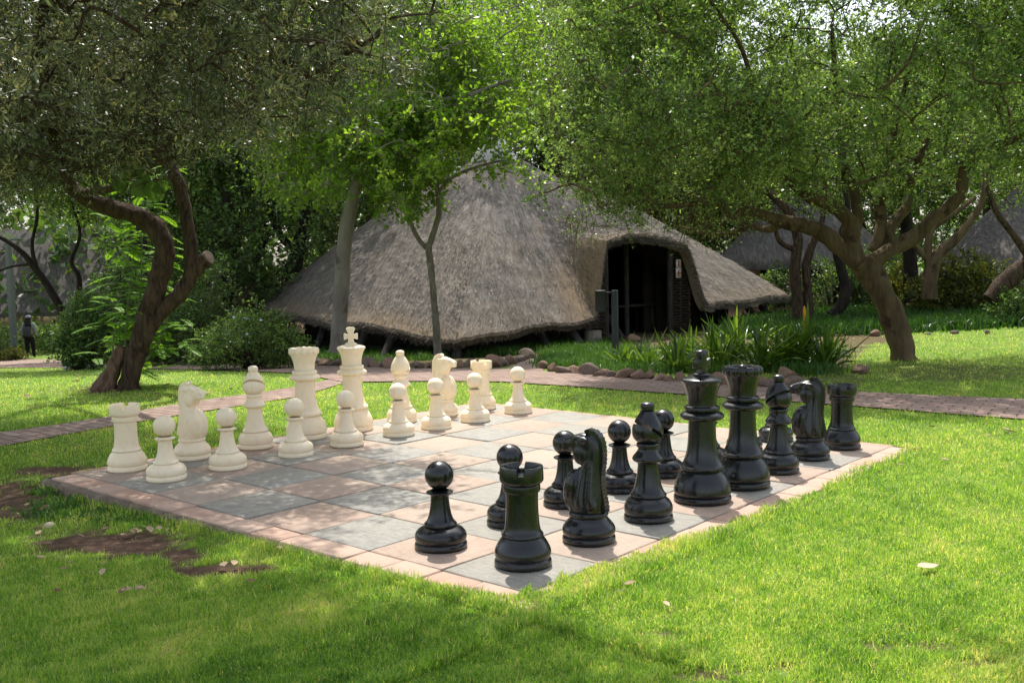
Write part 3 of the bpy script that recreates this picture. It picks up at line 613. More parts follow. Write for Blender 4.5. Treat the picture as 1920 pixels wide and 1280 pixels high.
PIECES = {  # colour, kind, tile position, label
 'w': [('rook', .55, 7.63, 'cream chess rook at the left end of the white back row, beside the brick path'), ('knight', 1.53, 7.61, 'cream chess knight between the left cream rook and the left cream bishop'),
       ('bishop', 2.58, 7.57, 'cream chess bishop standing left of the cream queen'), ('queen', 3.56, 7.61, 'tall cream chess queen with a scalloped coronet'), ('king', 4.48, 7.56, 'tallest cream piece, the chess king topped by a cross'),
       ('bishop', 5.52, 7.52, 'cream chess bishop standing right of the cream king'), ('knight', 6.47, 7.45, 'cream chess knight partly behind a pawn, right of the cream king'), ('rook', 7.43, 7.40, 'cream chess rook behind a pawn at the far right of the white row'),
       ('pawn', .54, 6.60, 'cream chess pawn nearest the board edge, in front of the left cream rook'), ('pawn', 1.44, 6.57, 'cream chess pawn in front of the left cream knight'), ('pawn', 2.54, 6.53, 'cream chess pawn between the left cream bishop and the queen'),
       ('pawn', 3.51, 6.56, 'cream chess pawn overlapping the base of the cream king'), ('pawn', 4.56, 6.55, 'cream chess pawn overlapping the right cream bishop'), ('pawn', 5.38, 6.53, 'cream chess pawn overlapping the right cream knight'),
       ('pawn', 6.29, 6.50, 'cream chess pawn overlapping the far right cream rook'), ('pawn', 7.43, 6.51, 'cream chess pawn standing alone at the far right end of the white row')],
 'b': [('rook', .56, .53, 'black chess rook closest to the camera at the near corner of the board'), ('knight', 1.54, .52, 'black chess knight beside the nearest black rook'), ('bishop', 2.57, .51, 'black chess bishop left of the black king'),
       ('king', 3.62, .48, 'tallest black piece, the chess king topped by a cross'), ('queen', 4.56, .48, 'black chess queen with a scalloped coronet'), ('bishop', 5.51, .49, 'black chess bishop right of the black queen'),
       ('knight', 6.54, .54, 'black chess knight between the right black bishop and the far rook'), ('rook', 7.50, .51, 'black chess rook at the far right corner of the board'),
       ('pawn', .50, 1.52, 'black chess pawn standing clear at the left end of the black row'), ('pawn', 1.56, 1.55, 'black chess pawn mostly hidden behind the nearest black rook'), ('pawn', 2.54, 1.59, 'black chess pawn partly behind the near black knight'),
       ('pawn', 3.49, 1.52, 'black chess pawn between the near black knight and the near black bishop'), ('pawn', 4.49, 1.55, 'black chess pawn between the near black bishop and the black king'), ('pawn', 5.5, 1.5, 'black chess pawn almost wholly hidden behind the black king and queen'),
       ('pawn', 6.5, 1.5, 'black chess pawn peeking out between the black queen and the far black bishop'), ('pawn', 7.5, 1.52, 'black chess pawn behind the head of the far black bishop')]}
prng = np.random.default_rng(9)
for cc, rows in PIECES.items():
    proto = {}
    for kind, u, v, lab in rows:
        if kind not in proto: o = proto[kind] = make(kind, M['white' if cc == 'w' else 'black'], lab)
        else: o = copy_tree(proto[kind])
        o['label'] = lab; o['group'] = ('cream' if cc == 'w' else 'black') + ' chess pieces on the board'
        face = BA + (math.pi / 2 if cc == 'b' else -math.pi / 2)
        if kind == 'rook': face += {'w': .15, 'b': -.12}[cc] + (u * .03)
        if kind == 'bishop': face = R({('b', True): 207, ('b', False): -55, ('w', True): -82, ('w', False): 90}[(cc, u < 4)])
        if kind == 'king': face = R(40 if cc == 'b' else 8)
        if kind == 'knight': face += R(11 if cc == 'b' else 14) + prng.normal(0, .04)
        if kind == 'pawn': face = prng.uniform(0, 6.28)
        o.location = (*b2w(u, v), .001); o.rotation_euler = (0, 0, face)
# ==PART2==
# ------------------------------------------------------------------ thatched hut
HC = np.array([-.42, 27.6]); AP = 4.60
CRN = np.array([[-7.15, 27.4], [-1.2, 20.6], [7.62, 27.2], [.6, 35.4]])      # left, front, right, back corners of the eaves
EZ = [.36, -.10, .42, .3]; EM = [.24, .30, .3, .3]                            # eave heights at corners and mid sides
hrng = np.random.default_rng(21)
hut = empty("thatched_hut", "large thatched hut with low sweeping grass roof and dark arched entrance", "hut", (HC[0], HC[1], -.42))
def eave(fi, s):
    """fi: side 0..3, s in 0..1 -> eave xy, z (numpy)"""
    a, b = CRN[fi], CRN[(fi + 1) % 4]; P = a + (b - a) * s[:, None]; mid = HC
    rnd = np.clip(np.minimum(s, 1 - s) / .06, 0, 1)                            # blunt the corners
    P = mid + (P - mid) * (1 - .03 * (1 - rnd) ** 2)[:, None]; h = 4 * s * (1 - s)
    P = mid + (P - mid) * (1 + .05 * h)[:, None]
    cz = EZ[fi] * (1 - s) + EZ[(fi + 1) % 4] * s; z = cz + (EM[fi] - (EZ[fi] + EZ[(fi + 1) % 4]) / 2) * h ** .6
    return P, z
DOOR_S, DOOR_W = .475, .098
def bump_s(s): return sm(DOOR_S - DOOR_W - .045, DOOR_S - DOOR_W - .008, s) * (1 - sm(DOOR_S + DOOR_W + .010, DOOR_S + DOOR_W + .088, s))
def roof_pts(fi, s, t, off=0.):
    E, ez = eave(fi, s); tt = t[None, :]
    P = HC + (E - HC)[:, None, :] * tt[..., None]
    zl = AP + (ez[:, None] - AP) * tt + .24 * np.sin(np.pi * tt) * sm(.08, .5, tt)
    if fi == 1:
        b = bump_s(s)[:, None]; hood = 2.02 + (1 - tt) * .9 - .13 * ((s[:, None] - DOOR_S) / DOOR_W) ** 2
        zl = zl + np.maximum(hood - zl, 0) * b
    return np.concatenate([P, (zl - off)[..., None]], -1)
mb = MB(); mu = MB(); t = np.concatenate([np.linspace(.012, .55, 40), np.linspace(.56, 1, 64)]); strawP = []; strawD = []; strawN = []; fr = []
for fi in range(4):
    s = np.linspace(0, 1, 110) if fi != 1 else np.unique(np.concatenate([np.linspace(0, 1, 110), np.linspace(DOOR_S - .16, DOOR_S + .19, 110)]))
    P = roof_pts(fi, s, t); n1 = len(s); n2 = len(t)
    d = .06 * vnoise(P[..., 0] * 1.3 + P[..., 2], P[..., 1] * 1.3 - P[..., 2], 1.7, 30) + .022 * vnoise(P[..., 0] + P[..., 2], P[..., 1] + P[..., 2] * .6, 7, 31) + .014 * vnoise(P[..., 0] * 1.1 + P[..., 2] * .5, P[..., 1], 19, 32)
    P[..., 2] += d * sm(0, .1, t)[None, :]
    tt_ = np.clip(sm(.90, 1, t)[None, :] * (.45 + .35 * vnoise(P[..., 0], P[..., 1], 1.2, 33)) , 0, 1)
    if fi == 1: tt_ = np.maximum(tt_, (sm(.66, .9, t)[None, :] * np.exp(-((s - .33) / .07) ** 2)[:, None]) * .75)
    i, j = np.meshgrid(np.arange(n1 - 1), np.arange(n2 - 1), indexing='ij')
    qq = np.stack([i * n2 + j, i * n2 + j + 1, (i + 1) * n2 + j + 1, (i + 1) * n2 + j], -1).reshape(-1, 4)
    mb.add(P.reshape(-1, 3), qq, tint=tt_[:-1, :-1].reshape(-1) * .8)
    # underside and the thick cut edge of the thatch
    E1 = P[:, -1].copy(); c_ = np.concatenate([np.broadcast_to(HC, (n1, 2)), E1[:, 2:] * 0], 1); inn = E1 + (c_ - E1) * np.array([.035, .035, 0]); inn[:, 2] -= .20 + .02 * vnoise(inn[:, 0], inn[:, 1], 9, 34)
    E0 = E1.copy(); E0[:, 2] -= .07; E0[:, :2] += (E0[:, :2] - HC) * .004
    rows = [E1, E0, inn] + [roof_pts(fi, s, np.array([tk]), .24)[:, 0] for tk in (.93, .85, .7, .5, .25, .02)]
    V = np.stack(rows, 1); m_ = len(rows); i, j = np.meshgrid(np.arange(n1 - 1), np.arange(m_ - 1), indexing='ij')
    qq = np.stack([i * m_ + j, i * m_ + j + 1, (i + 1) * m_ + j + 1, (i + 1) * m_ + j], -1)
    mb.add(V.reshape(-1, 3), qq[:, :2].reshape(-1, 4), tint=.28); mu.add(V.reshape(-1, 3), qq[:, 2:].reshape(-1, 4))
    # loose straws on the slope and a ragged fringe along the edge
    if fi in (0, 1):
        k_ = 16000; ss = hrng.integers(0, n1 - 1, k_); tt2 = (hrng.uniform(.04, 1, k_) ** .6 * (n2 - 2)).astype(int)
        A_ = P[ss, tt2]; B_ = P[ss, tt2 + 1]; D_ = unit(B_ - A_); Nn = np.cross(D_, P[ss + 1, tt2] - A_); Nn = unit(np.where(Nn[:, 2:] < 0, -Nn, Nn))
        strawP.append(A_ + (P[ss + 1, tt2] - A_) * hrng.uniform(0, 1, (k_, 1)) + Nn * hrng.uniform(.002, .02, (k_, 1))); strawD.append(unit(D_ + hrng.normal(0, .22, (k_, 3)) + Nn * hrng.uniform(-.02, .14, (k_, 1)))); strawN.append(Nn)
        k_ = 7000; f_ = hrng.uniform(0, n1 - 1.001, k_); a_ = f_.astype(int); w_ = (f_ - a_)[:, None]
        e_ = E1[a_] * (1 - w_) + E1[a_ + 1] * w_; dn = hrng.uniform(0, .20, (k_, 1)); e_[:, 2:] -= dn; out_ = unit(np.c_[e_[:, :2] - HC, np.full(k_, -1.5)])
        e_ = e_ + (np.c_[HC - e_[:, :2], np.zeros(k_)]) * (dn * .03)
        strawP.append(e_ - out_ * .05); strawD.append(out_ + hrng.normal(0, .18, (k_, 3))); strawN.append(hrng.normal(0, 1, (k_, 3)))
inv = (-HC[0], -HC[1], .42)
rf = mb.build("thatch_roof", M['thatch'], hut, 60); rf.data.transform(Matrix.Translation(inv)); mu.build("roof_underside", M['interior'], hut, 60, inv)  # near-black underside: the shade inside the hut is put into its colour
sP, sD, sN = map(np.vstack, (strawP, strawD, strawN)); m_ = len(sP)
V, q = leaf_geo(sP, sD, sN, hrng.uniform(.06, .19, m_), hrng.uniform(.007, .013, m_))
st_t = np.clip(hrng.normal(.45, .3, m_) + .30 * vnoise(sP[:, 0], sP[:, 1], .8, 35), 0, 1)
o = link("loose_straw", np_mesh("loose_straw", V, q, None, st_t), M['straw'], rf); o.data.transform(Matrix.Translation(inv))
mb = MB(); mb.lathe([(.001, .52), (.16, .50), (.30, .40), (.46, .20), (.62, -.06), (.66, -.16), (.60, -.2)], 20); cap_ = mb.build("ridge_cap", M['cap'], hut, 50, (0, 0, AP + .42 - .28))
def hutw(fi, s, t, z=None):                                   # point under the roof
    p = roof_pts(fi, np.array([s]), np.array([t]))[0, 0]
    if z is not None: p = np.array([p[0], p[1], z])
    return p
# inner low wall, floor and posts
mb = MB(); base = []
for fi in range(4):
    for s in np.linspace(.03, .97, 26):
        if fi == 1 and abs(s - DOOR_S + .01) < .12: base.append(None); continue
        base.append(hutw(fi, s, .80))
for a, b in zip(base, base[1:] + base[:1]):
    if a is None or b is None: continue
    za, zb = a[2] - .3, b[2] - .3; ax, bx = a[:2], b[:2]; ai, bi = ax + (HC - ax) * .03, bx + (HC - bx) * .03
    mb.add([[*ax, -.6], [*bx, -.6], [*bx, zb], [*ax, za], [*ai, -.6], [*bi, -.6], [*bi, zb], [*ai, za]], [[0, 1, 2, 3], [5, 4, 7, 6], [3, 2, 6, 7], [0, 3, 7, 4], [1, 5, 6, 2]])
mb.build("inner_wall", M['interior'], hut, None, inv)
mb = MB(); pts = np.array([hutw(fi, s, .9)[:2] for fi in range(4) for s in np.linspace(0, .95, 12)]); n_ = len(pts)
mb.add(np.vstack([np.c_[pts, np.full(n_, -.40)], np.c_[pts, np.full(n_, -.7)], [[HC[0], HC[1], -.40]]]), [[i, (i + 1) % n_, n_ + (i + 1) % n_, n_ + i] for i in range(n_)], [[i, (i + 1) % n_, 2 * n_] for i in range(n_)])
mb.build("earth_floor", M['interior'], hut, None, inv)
for (x0, y0, x1, y1, D) in [(612, 600, 588, 640, 24.6), (690, 610, 668, 644, 22.8), (744, 612, 715, 650, 21.9), (858, 626, 857, 672, 21.0), (1004, 606, 1028, 646, 22.2), (1058, 600, 1092, 654, 22.4), (1112, 594, 1146, 640, 23.4), (1136, 590, 1168, 634, 24.0), (1402, 576, 1424, 610, 26.2), (1428, 574, 1447, 606, 26.6)]:
    mb = MB(); A_ = at(x0, y0, D + .35); B_ = at(x1, y1, D - .2); B_[2] = min(B_[2], zt(B_[0], B_[1]) - .05)
    mb.tube(spline([A_, (A_ + B_) / 2 + hrng.normal(0, .02, 3), B_], 5), .095, 9, True, .06, hrng); mb.build("support_pole", M['darkwood'], hut, 60, inv)
# doorway: wattle side panels, frame, back poles
def door_xy(f, t): return hutw(1, DOOR_S + f * DOOR_W, t)
for nm, f0, f1, dz in (("wattle_panel", -1.45, -1.0, 0), ("wattle_panel", .96, 1.62, 0)):
    mb = MB(); a, b = door_xy(f0, .95)[:2], door_xy(f1, .95)[:2]; zr = np.array([door_xy(f_, .95)[2] for f_ in np.linspace(f0, f1, 25)]); L_ = np.linalg.norm(b - a); u_ = (b - a) / L_; nn = np.array([u_[1], -u_[0]])
    for k_ in range(34):
        z = -.40 + k_ * .068
        x = np.linspace(0, 1, 25)[zr - .2 > z]
        if len(x) < 4: continue
        x = np.linspace(x[0], x[-1], 9); w_ = np.sin(x * 12 + (k_ % 2) * 3.14) * .02
        pts = np.c_[a + (b - a) * x[:, None] + nn * w_[:, None], np.full(9, z) + hrng.normal(0, .006, 9)]
        mb.tube(pts, hrng.uniform(.022, .032), 6, True, .1, hrng)
    for x in (.08, .5, .92):
        p = a + (b - a) * x; tz = np.interp(x, np.linspace(0, 1, 25), zr) - .15; mb.tube([[*p, -.45], [*p, tz * .5 - .2], [*p, tz]], .035, 6)
    mb.build(nm, M['wattle'], hut, 60, inv)
for f, t_ in ((-.98, .95), (.45, .8), (.94, .95)):
    p = door_xy(f, t_)[:2]; mb = MB(); mb.tube([[*p, -.45], [*p, .8], [*p, 1.9]], .07, 8, True, .04, hrng); mb.build("door_post", M['darkwood'], hut, 60, inv)
# dark furniture inside the entrance
p = door_xy(.9, .74)[:2]
tb = empty("wooden_table", "dark wooden table standing in the shade just inside the hut entrance", "table", (*p, -.40), R(35))
mb = MB(); mb.box((0, 0, .74), (1.3, .7, .05)); mb.build("tabletop", M['darkwood'], tb, None)
for x in (-.58, .58):
    for y in (-.28, .28): mb = MB(); mb.box((x, y, .3575), (.07, .07, .715)); mb.build("leg", M['darkwood'], tb, None)
# exit sign hanging on the right wattle panel
sp_ = at(1272, 503, 1.0); d_ = ray(1272, 503); d_ = d_ / d_[1]
pa = door_xy(.96, .95); pb = door_xy(1.62, .95); tD = None
for D in np.linspace(20, 30, 2001):
    P_ = d_ * D + np.array([0, 0, CAM_H]); side = (pb[0] - pa[0]) * (P_[1] - pa[1]) - (pb[1] - pa[1]) * (P_[0] - pa[0])
    if tD is None and side > 0: tD = D
P_ = d_ * ((tD or 24.6) - .12) + np.array([0, 0, CAM_H]); rz = math.atan2(pb[1] - pa[1], pb[0] - pa[0])
sg = empty("exit_sign", "narrow white sign with a red bar and red left arrow beside the hut entrance", "sign", tuple(P_), rz)
mb = MB(); mb.box((0, 0, .11), (.17, .015, .205)); mb.box((0, 0, -.115), (.18, .015, .235)); mb.build("sign_panel", M['signwhite'], sg, None)
mb = MB(); mb.box((0, -.011, .115), (.036, .008, .14)); mb.build("red_bar", M['signred'], sg, None)
me = bpy.data.meshes.new("red_arrow"); bm = bmesh.new(); f = bm.faces.new([bm.verts.new((x, -.010, z - .115)) for x, z in [(-.06, 0), (.005, .075), (.035, .075), (-.005, .02), (.06, .02), (.06, -.02), (-.005, -.02), (.035, -.075), (.005, -.075)]])
ex = bmesh.ops.extrude_face_region(bm, geom=[f]); bmesh.ops.translate(bm, vec=(0, -.006, 0), verts=[e for e in ex['geom'] if isinstance(e, bmesh.types.BMVert)]); bmesh.ops.recalc_face_normals(bm, faces=bm.faces); bm.to_mesh(me); bm.free()
link("red_arrow", me, M['signred'], sg)

# ------------------------------------------------------------------ other buildings, simple gabled / conical thatch
def gable(name, label, c, rz, Lx, Ly, ez, rzh, wall_mat, dep=.55, wallh=2.2, gz=0):
    o = empty(name, label, "building", (c[0], c[1], gz), rz)
    mb = MB(); n_ = 30
    for sg_ in (-1, 1):
        rows = [(0, rzh), (sg_ * (Ly / 2 + dep) * .5, (rzh + ez) / 2 + .1), (sg_ * (Ly / 2 + dep), ez), (sg_ * (Ly / 2 + dep - .03), ez - .2), (sg_ * (Ly / 2 + dep) * .5, (rzh + ez) / 2 - .14), (0, rzh - .24)]
        xs = np.linspace(-Lx / 2 - .4, Lx / 2 + .4, n_); V = np.array([[x, y, z + .03 * math.sin(x * 3 + y)] for x in xs for y, z in rows]); k_ = len(rows)
        mb.add(V, [[i * k_ + j, i * k_ + j + 1, (i + 1) * k_ + j + 1, (i + 1) * k_ + j] for i in range(n_ - 1) for j in range(k_ - 1)] + [[0, 1, 4, 5], [1, 2, 3, 4]] + [[(n_ - 1) * k_ + a for a in (5, 4, 1, 0)], [(n_ - 1) * k_ + a for a in (4, 3, 2, 1)]])
    mb.build("thatch_roof", M['thatch2'], o, 50)
    mb = MB(); hx, hy = Lx / 2, Ly / 2; wh = wallh
    mb.box((0, -hy, wh / 2 - .3), (Lx, .2, wh + .6)); mb.box((0, hy, wh / 2 - .3), (Lx, .2, wh + .6))
    for x in (-hx + .1, hx - .1):
        mb.add([[x - .1, -hy + .1, -.6], [x - .1, hy - .1, -.6], [x - .1, hy - .1, wh], [x - .1, 0, rzh - .4], [x - .1, -hy + .1, wh], [x + .1, -hy + .1, -.6], [x + .1, hy - .1, -.6], [x + .1, hy - .1, wh], [x + .1, 0, rzh - .4], [x + .1, -hy + .1, wh]], [[0, 4, 2, 1], [5, 6, 7, 9]], [[4, 3, 2], [9, 7, 8]])
    mb.build("wall", wall_mat, o, None)
    for x in (-Lx * .28, Lx * .22): mb = MB(); mb.box((x, -hy - .105, 1.05), (.9, .03, 1.9)); mb.build("dark_opening", M['interior'], o, None)
    return o
gl = g1(10, 655)
house = gable("thatched_house", "long low house with grey thatched roof behind the walking person", (-24.5, 52.5), R(16), 19, 7, 1.75, 5.9, M['plaster'], 1.0, 1.75, -2.25)
def cone_hut(name, label, c, gz, rad, ez, top, n=64):
    o = empty(name, label, "hut", (c[0], c[1], gz)); mb = MB()
    p = [(.01, top)] + [(rad * t_, top + (ez - top) * t_ ** .97 + .2 * math.sin(math.pi * t_)) for t_ in np.linspace(.05, 1, 24)] + [(rad - .05, ez - .22), (rad * .6, (ez + top) / 2 - .6)]
    mb.lathe(p, n); mb.build("thatch_roof", M['thatch2'], o, 60)
    mb = MB(); mb.lathe([(rad - .9, -.5), (rad - .9, ez + .5)], n); mb.build("wall", M['plaster'], o, 60)
    for a in ((-2.3, -1.75, -1.2) if ez > 1 else ()): mb = MB(); mb.box((math.cos(a) * (rad - .88), math.sin(a) * (rad - .88), 1.0), (.9, .06, 1.9), a + math.pi / 2); mb.build("dark_opening", M['interior'], o, None)
    return o
cone_hut("thatched_hut", "cream walled round hut glimpsed behind the dark trunks right of the main hut", (10.2, 35.5), -.35, 3.1, 1.6, 4.4)
cone_hut("thatched_hut", "broad thatched roof in shade at the far right edge behind the bushes", (19.6, 35.0), .0, 5.2, .6, 5.4)

# ------------------------------------------------------------------ gnarled tree on the left
r_ = np.random.default_rng(11)
DT = 12.6
def P3(lst, D):                                               # (px, py, radius, [extra depth]) -> points + radii
    P = np.array([at(a[0], a[1], D + (a[3] if len(a) > 3 else 0)) for a in lst]); return np.c_[P, [a[2] for a in lst]]
def limb(mb, lst, D, n=12, lump=.10, seg=6, f=1.):
    s = spline(P3(lst, D), seg); s[:, 3] *= f; mb.tube(s[:, :3], np.maximum(s[:, 3], .004), n, True, lump, r_); return s[:, :3]
tr = MB()
L0 = limb(tr, [(241, 736, .22), (243, 716, .155), (251, 676, .15), (260, 650, .155), (270, 625, .17), (280, 588, .17), (292, 545, .155), (303, 505, .155), (309, 472, .15), (300, 440, .15), (275, 415, .15), (240, 398, .14), (200, 388, .125), (160, 372, .115), (135, 352, .10), (110, 318, .08, -.3), (60, 270, .06, -.8), (-40, 215, .04, -1.6)], DT, 16, f=0.82)
L1 = limb(tr, [(268, 625, .15), (300, 588, .15), (335, 553, .145), (356, 520, .14), (358, 480, .125), (355, 440, .12), (347, 395, .12), (335, 345, .12), (315, 300, .115), (296, 262, .10, -.4), (285, 200, .08, -1), (300, 110, .06, -1.8), (330, 10, .04, -2.4)], DT, 14, f=0.66)
L2 = limb(tr, [(348, 530, .10), (366, 508, .10), (382, 490, .105), (388, 484, .10)], DT, 12, f=0.85)
LA = limb(tr, [(310, 300, .07, -.2), (250, 262, .05, -.8), (200, 235, .045, -1.4), (110, 250, .035, -2), (20, 205, .03, -2.4)], DT, 8)
LB = limb(tr, [(300, 270, .06, -.3), (380, 225, .045, -1.2), (480, 190, .035, -2.2), (600, 130, .025, -3.2), (720, 60, .015, -4)], DT, 8)
LC = limb(tr, [(150, 365, .06), (215, 350, .05, -.6), (260, 320, .04, -1.2), (330, 290, .025, -1.8)], DT, 8)
LD = limb(tr, [(60, 270, .06, -.8), (70, 130, .055, -2), (80, 20, .05, -3.2), (160, -90, .04, -4.6), (300, -300, .03, -5.8)], DT, 8)
olive_ells = [((-4.4, 9.5, 3.85), (3.15, 2.7, 1.45)), ((-1.85, 8.6, 3.75), (1.35, 1.8, 1.15)), ((-5.8, 10.6, 3.5), (2.6, 2.2, 1.2)), ((-3.3, 7.4, 4.7), (2.4, 1.4, .8))]
C = np.vstack([in_ell(r_, 1900, olive_ells, .2, cut=.32), in_ell(r_, 1500, [((-1.6, 6.25, 4.8), (1.95, .8, .6)), ((-3.2, 6.0, 4.8), (2.0, 1.1, .6)), ((-3.0, 7.0, 4.8), (2.2, .9, .6))], .0, cut=.22)])
px_, py_ = proj(C); keep = ~((py_ > 345 - .10 * np.abs(px_ - 200)) & (px_ > 60)) & (C[:, 2] > 2.05); C = C[keep]
tw = MB(); connect(r_, tw, C[::3], [L0[-20:], L1[-26:], LA, LB, LC, LD], .03, .006)
V1 = crown(r_, C, .36, 66, .078, .020, 6, .15, .25, .48, tw, .0035)
# undersides of bare twigs
Cd = np.array([[*at(x, y, D)] for x, y, D in zip(r_.uniform(20, 330, 130), r_.uniform(215, 340, 130), r_.uniform(9.5, 12, 130))]); crown(r_, Cd, .42, 6, .06, .014, 6, .2, .1, .4, tw, .005)
gt = tree("gnarled_tree", "gnarled dark barked tree with forked twisting trunk and grey olive-like leaves", tr, [('branches', tw, M['bark_dark']), ('crown', V1, M['olive'])], M['bark_dark'], base=g1(226, 722))
mb = MB(); e_ = at(389, 483, DT); mb.tube([e_ - ray(389, 483) * 0, e_ + np.array([.03, -.01, .012])], [.087, .083], 14, True); mb.build("cut_end", M['cutwood'], gt, 60, tuple(-np.array(gt.location)))
# small leaning stump wrapped in creeper beside it
mb = MB(); p = spline(P3([(193, 737, .17), (203, 712, .115), (217, 680, .09), (229, 650, .065)], DT - .02), 6); mb.tube(p[:, :3], p[:, 3], 12, True, .12, r_)
b_ = g1(200, 727); stp = empty("leaning_stump", "short leaning stump against the foot of the gnarled tree, overgrown by a feathery plant", "stump", tuple(b_)); link("stump_wood", mb.mesh("stump_wood"), bark_mat("reddish_bark", (.05, .03, .022), (.24, .15, .11), 14, .9), stp, tuple(-b_), 60)
# feathery bright plant round the trunk
def fronds(rng, bases, L, droop, npin=13, pl=.085, pw=.016, spread=1.0, dirs=None):
    outp = []
    for bi, b in enumerate(bases):
        a = rng.uniform(0, 6.28); el = rng.uniform(-.1, .7); d0 = np.array([math.cos(a) * math.cos(el), math.sin(a) * math.cos(el), math.sin(el)])
        if dirs is not None: d0 = unit(dirs[bi] + rng.normal(0, .35, 3))
        l = L * rng.uniform(.6, 1.2); tt_ = np.linspace(.12, 1, npin); ax = b + d0 * (l * tt_)[:, None]; ax[:, 2] -= droop * l * tt_ ** 2
        tg = unit(np.gradient(ax, axis=0)); sd = unit(np.cross(tg, [0, 0, 1.])); sz = (np.sin(np.pi * (tt_ * .86 + .08)) ** .7)[:, None]
        for sg_ in (-1, 1):
            for sub in (0, .5):
                Pn = ax + tg * l / npin * sub; dd = unit(sd * sg_ + tg * .45 + np.array([0, 0, -.15]) + rng.normal(0, .07, (npin, 3)))
                outp.append(leaf_geo(Pn, dd, np.cross(dd, tg) * sg_ + np.array([0, 0, .3]), pl * sz[:, 0] * l / L, pw * 1.0) + (np.clip(rng.normal(.55, .15) + rng.normal(0, .1, npin), 0, 1),))
    return cat(outp)
bs = []; 
for (x0, y0, x1, y1, n_) in [(185, 640, 300, 700, 60), (190, 560, 265, 640, 55), (215, 470, 285, 560, 60), (200, 385, 300, 470, 55), (290, 590, 345, 660, 40), (300, 470, 340, 560, 20), (130, 300, 330, 380, 50)]:
    bs.append(at(r_.uniform(x0, x1, n_), r_.uniform(y0, y1, n_), DT + r_.uniform(.15, .9, n_)))
bs = np.vstack(bs); b_ = g1(226, 705); mb = MB()
for x0, y0, x1, y1, x2, y2 in [(215, 712, 212, 640, 222, 590), (232, 710, 238, 600, 250, 480), (240, 708, 262, 560, 268, 400), (250, 700, 300, 640, 322, 560)]:
    mb.tube(spline([at(x0, y0, DT + .5), at(x1, y1, DT + .5), at(x2, y2, DT + .6)], 6), np.linspace(.02, .006, 13), 6)
fp = empty("feathery_plant", "bright green feathery young plant growing up behind the gnarled trunk", "plant", tuple(b_))
link("stem", mb.mesh("stem"), M['bark_sap'], fp, tuple(-b_), 60); v, q, tn = fronds(r_, bs, .34, .35); link("fronds", np_mesh("fronds", v, q, None, tn), M['fern'], fp, tuple(-b_))
# round creeper leaves hanging in the fork
mb_v = []
for x, y, s_ in [(225, 342, .09), (262, 358, .115), (285, 362, .115), (272, 340, .09), (300, 345, .08), (238, 325, .09), (262, 318, .10)]:
    c_ = at(x, y, 11.2); th = np.linspace(0, 2 * np.pi, 15)[:-1]; hr = (1 - .25 * np.sin(th)) * (1 - .25 * np.exp(-((th - np.pi / 2) / .25) ** 2)); u_ = unit(r_.normal(0, 1, 3) * [1, .3, .3]); w_ = unit(np.cross(u_, [0, 1, .3]))
    mb_v.append((c_, c_ + (u_[None] * np.cos(th)[:, None] + w_[None] * np.sin(th)[:, None]) * (hr * s_)[:, None]))
mb = MB()
for c_, ring in mb_v: mb.add(np.vstack([ring, c_ + [0, -.02, .0]]), None, [[i, (i + 1) % 14, 14] for i in range(14)], .2)
mb.tube(spline([at(232, 322, 11.3), at(262, 335, 11.2), at(290, 340, 11.25), at(318, 318, 11.6)], 5), .008, 5, tint=.1)
tag(mb.build("creeper", M['shrub'], None, 180), "hanging creeper sprig with large round dark leaves in the fork of the gnarled tree", "creeper")

# ------------------------------------------------------------------ big spreading tree on the right
r_ = np.random.default_rng(12)
DR = 14.5; tr = MB()
R0_ = limb(tr, [(1706, 702, .34), (1697, 680, .275), (1688, 640, .25), (1672, 590, .25), (1652, 545, .25), (1632, 512, .26), (1612, 490, .24)], DR, 18, f=0.7)
RA = limb(tr, [(1630, 510, .19), (1592, 478, .185), (1560, 450, .17), (1530, 430, .16), (1490, 420, .15), (1455, 412, .12), (1425, 400, .10), (1395, 395, .09), (1375, 405, .07), (1340, 380, .06, -.4), (1280, 385, .045, -.9), (1200, 395, .03, -1.3)], DR, 14, f=0.72)
RB_ = limb(tr, [(1606, 488, .17), (1596, 450, .16), (1590, 412, .15), (1560, 385, .13), (1520, 370, .125), (1490, 345, .11), (1465, 310, .10), (1440, 270, .085), (1420, 200, .06, -.4), (1390, 90, .04, -.9), (1330, 0, .03, -1.3)], DR, 14, f=0.74)
RC = limb(tr, [(1625, 500, .17), (1655, 478, .17), (1690, 458, .165), (1720, 440, .16), (1750, 410, .14), (1780, 388, .13), (1802, 362, .13), (1808, 320, .12), (1830, 285, .10), (1880, 270, .08, -.3), (1960, 240, .06, -.8)], DR, 14, f=0.66)
RD = limb(tr, [(1600, 450, .12), (1608, 400, .11, .1), (1598, 350, .10, .2), (1580, 300, .08, .2), (1570, 200, .06, .2), (1560, 60, .04, .1)], DR, 12, f=0.72)
RE = limb(tr, [(1640, 470, .13, .2), (1652, 420, .12, .3), (1650, 370, .11, .4), (1668, 320, .09, .4), (1680, 230, .06, .4), (1720, 80, .04, .3)], DR, 12, f=0.72)
RF = limb(tr, [(1660, 470, .12, .2), (1672, 425, .11, .4), (1700, 385, .10, .6), (1708, 340, .09, .8), (1740, 260, .05, 1)], DR, 12, f=0.72)
RG = limb(tr, [(1470, 415, .07), (1440, 430, .06, .3), (1410, 425, .05, .6), (1350, 440, .04, .8), (1270, 425, .025, .9)], DR, 8)
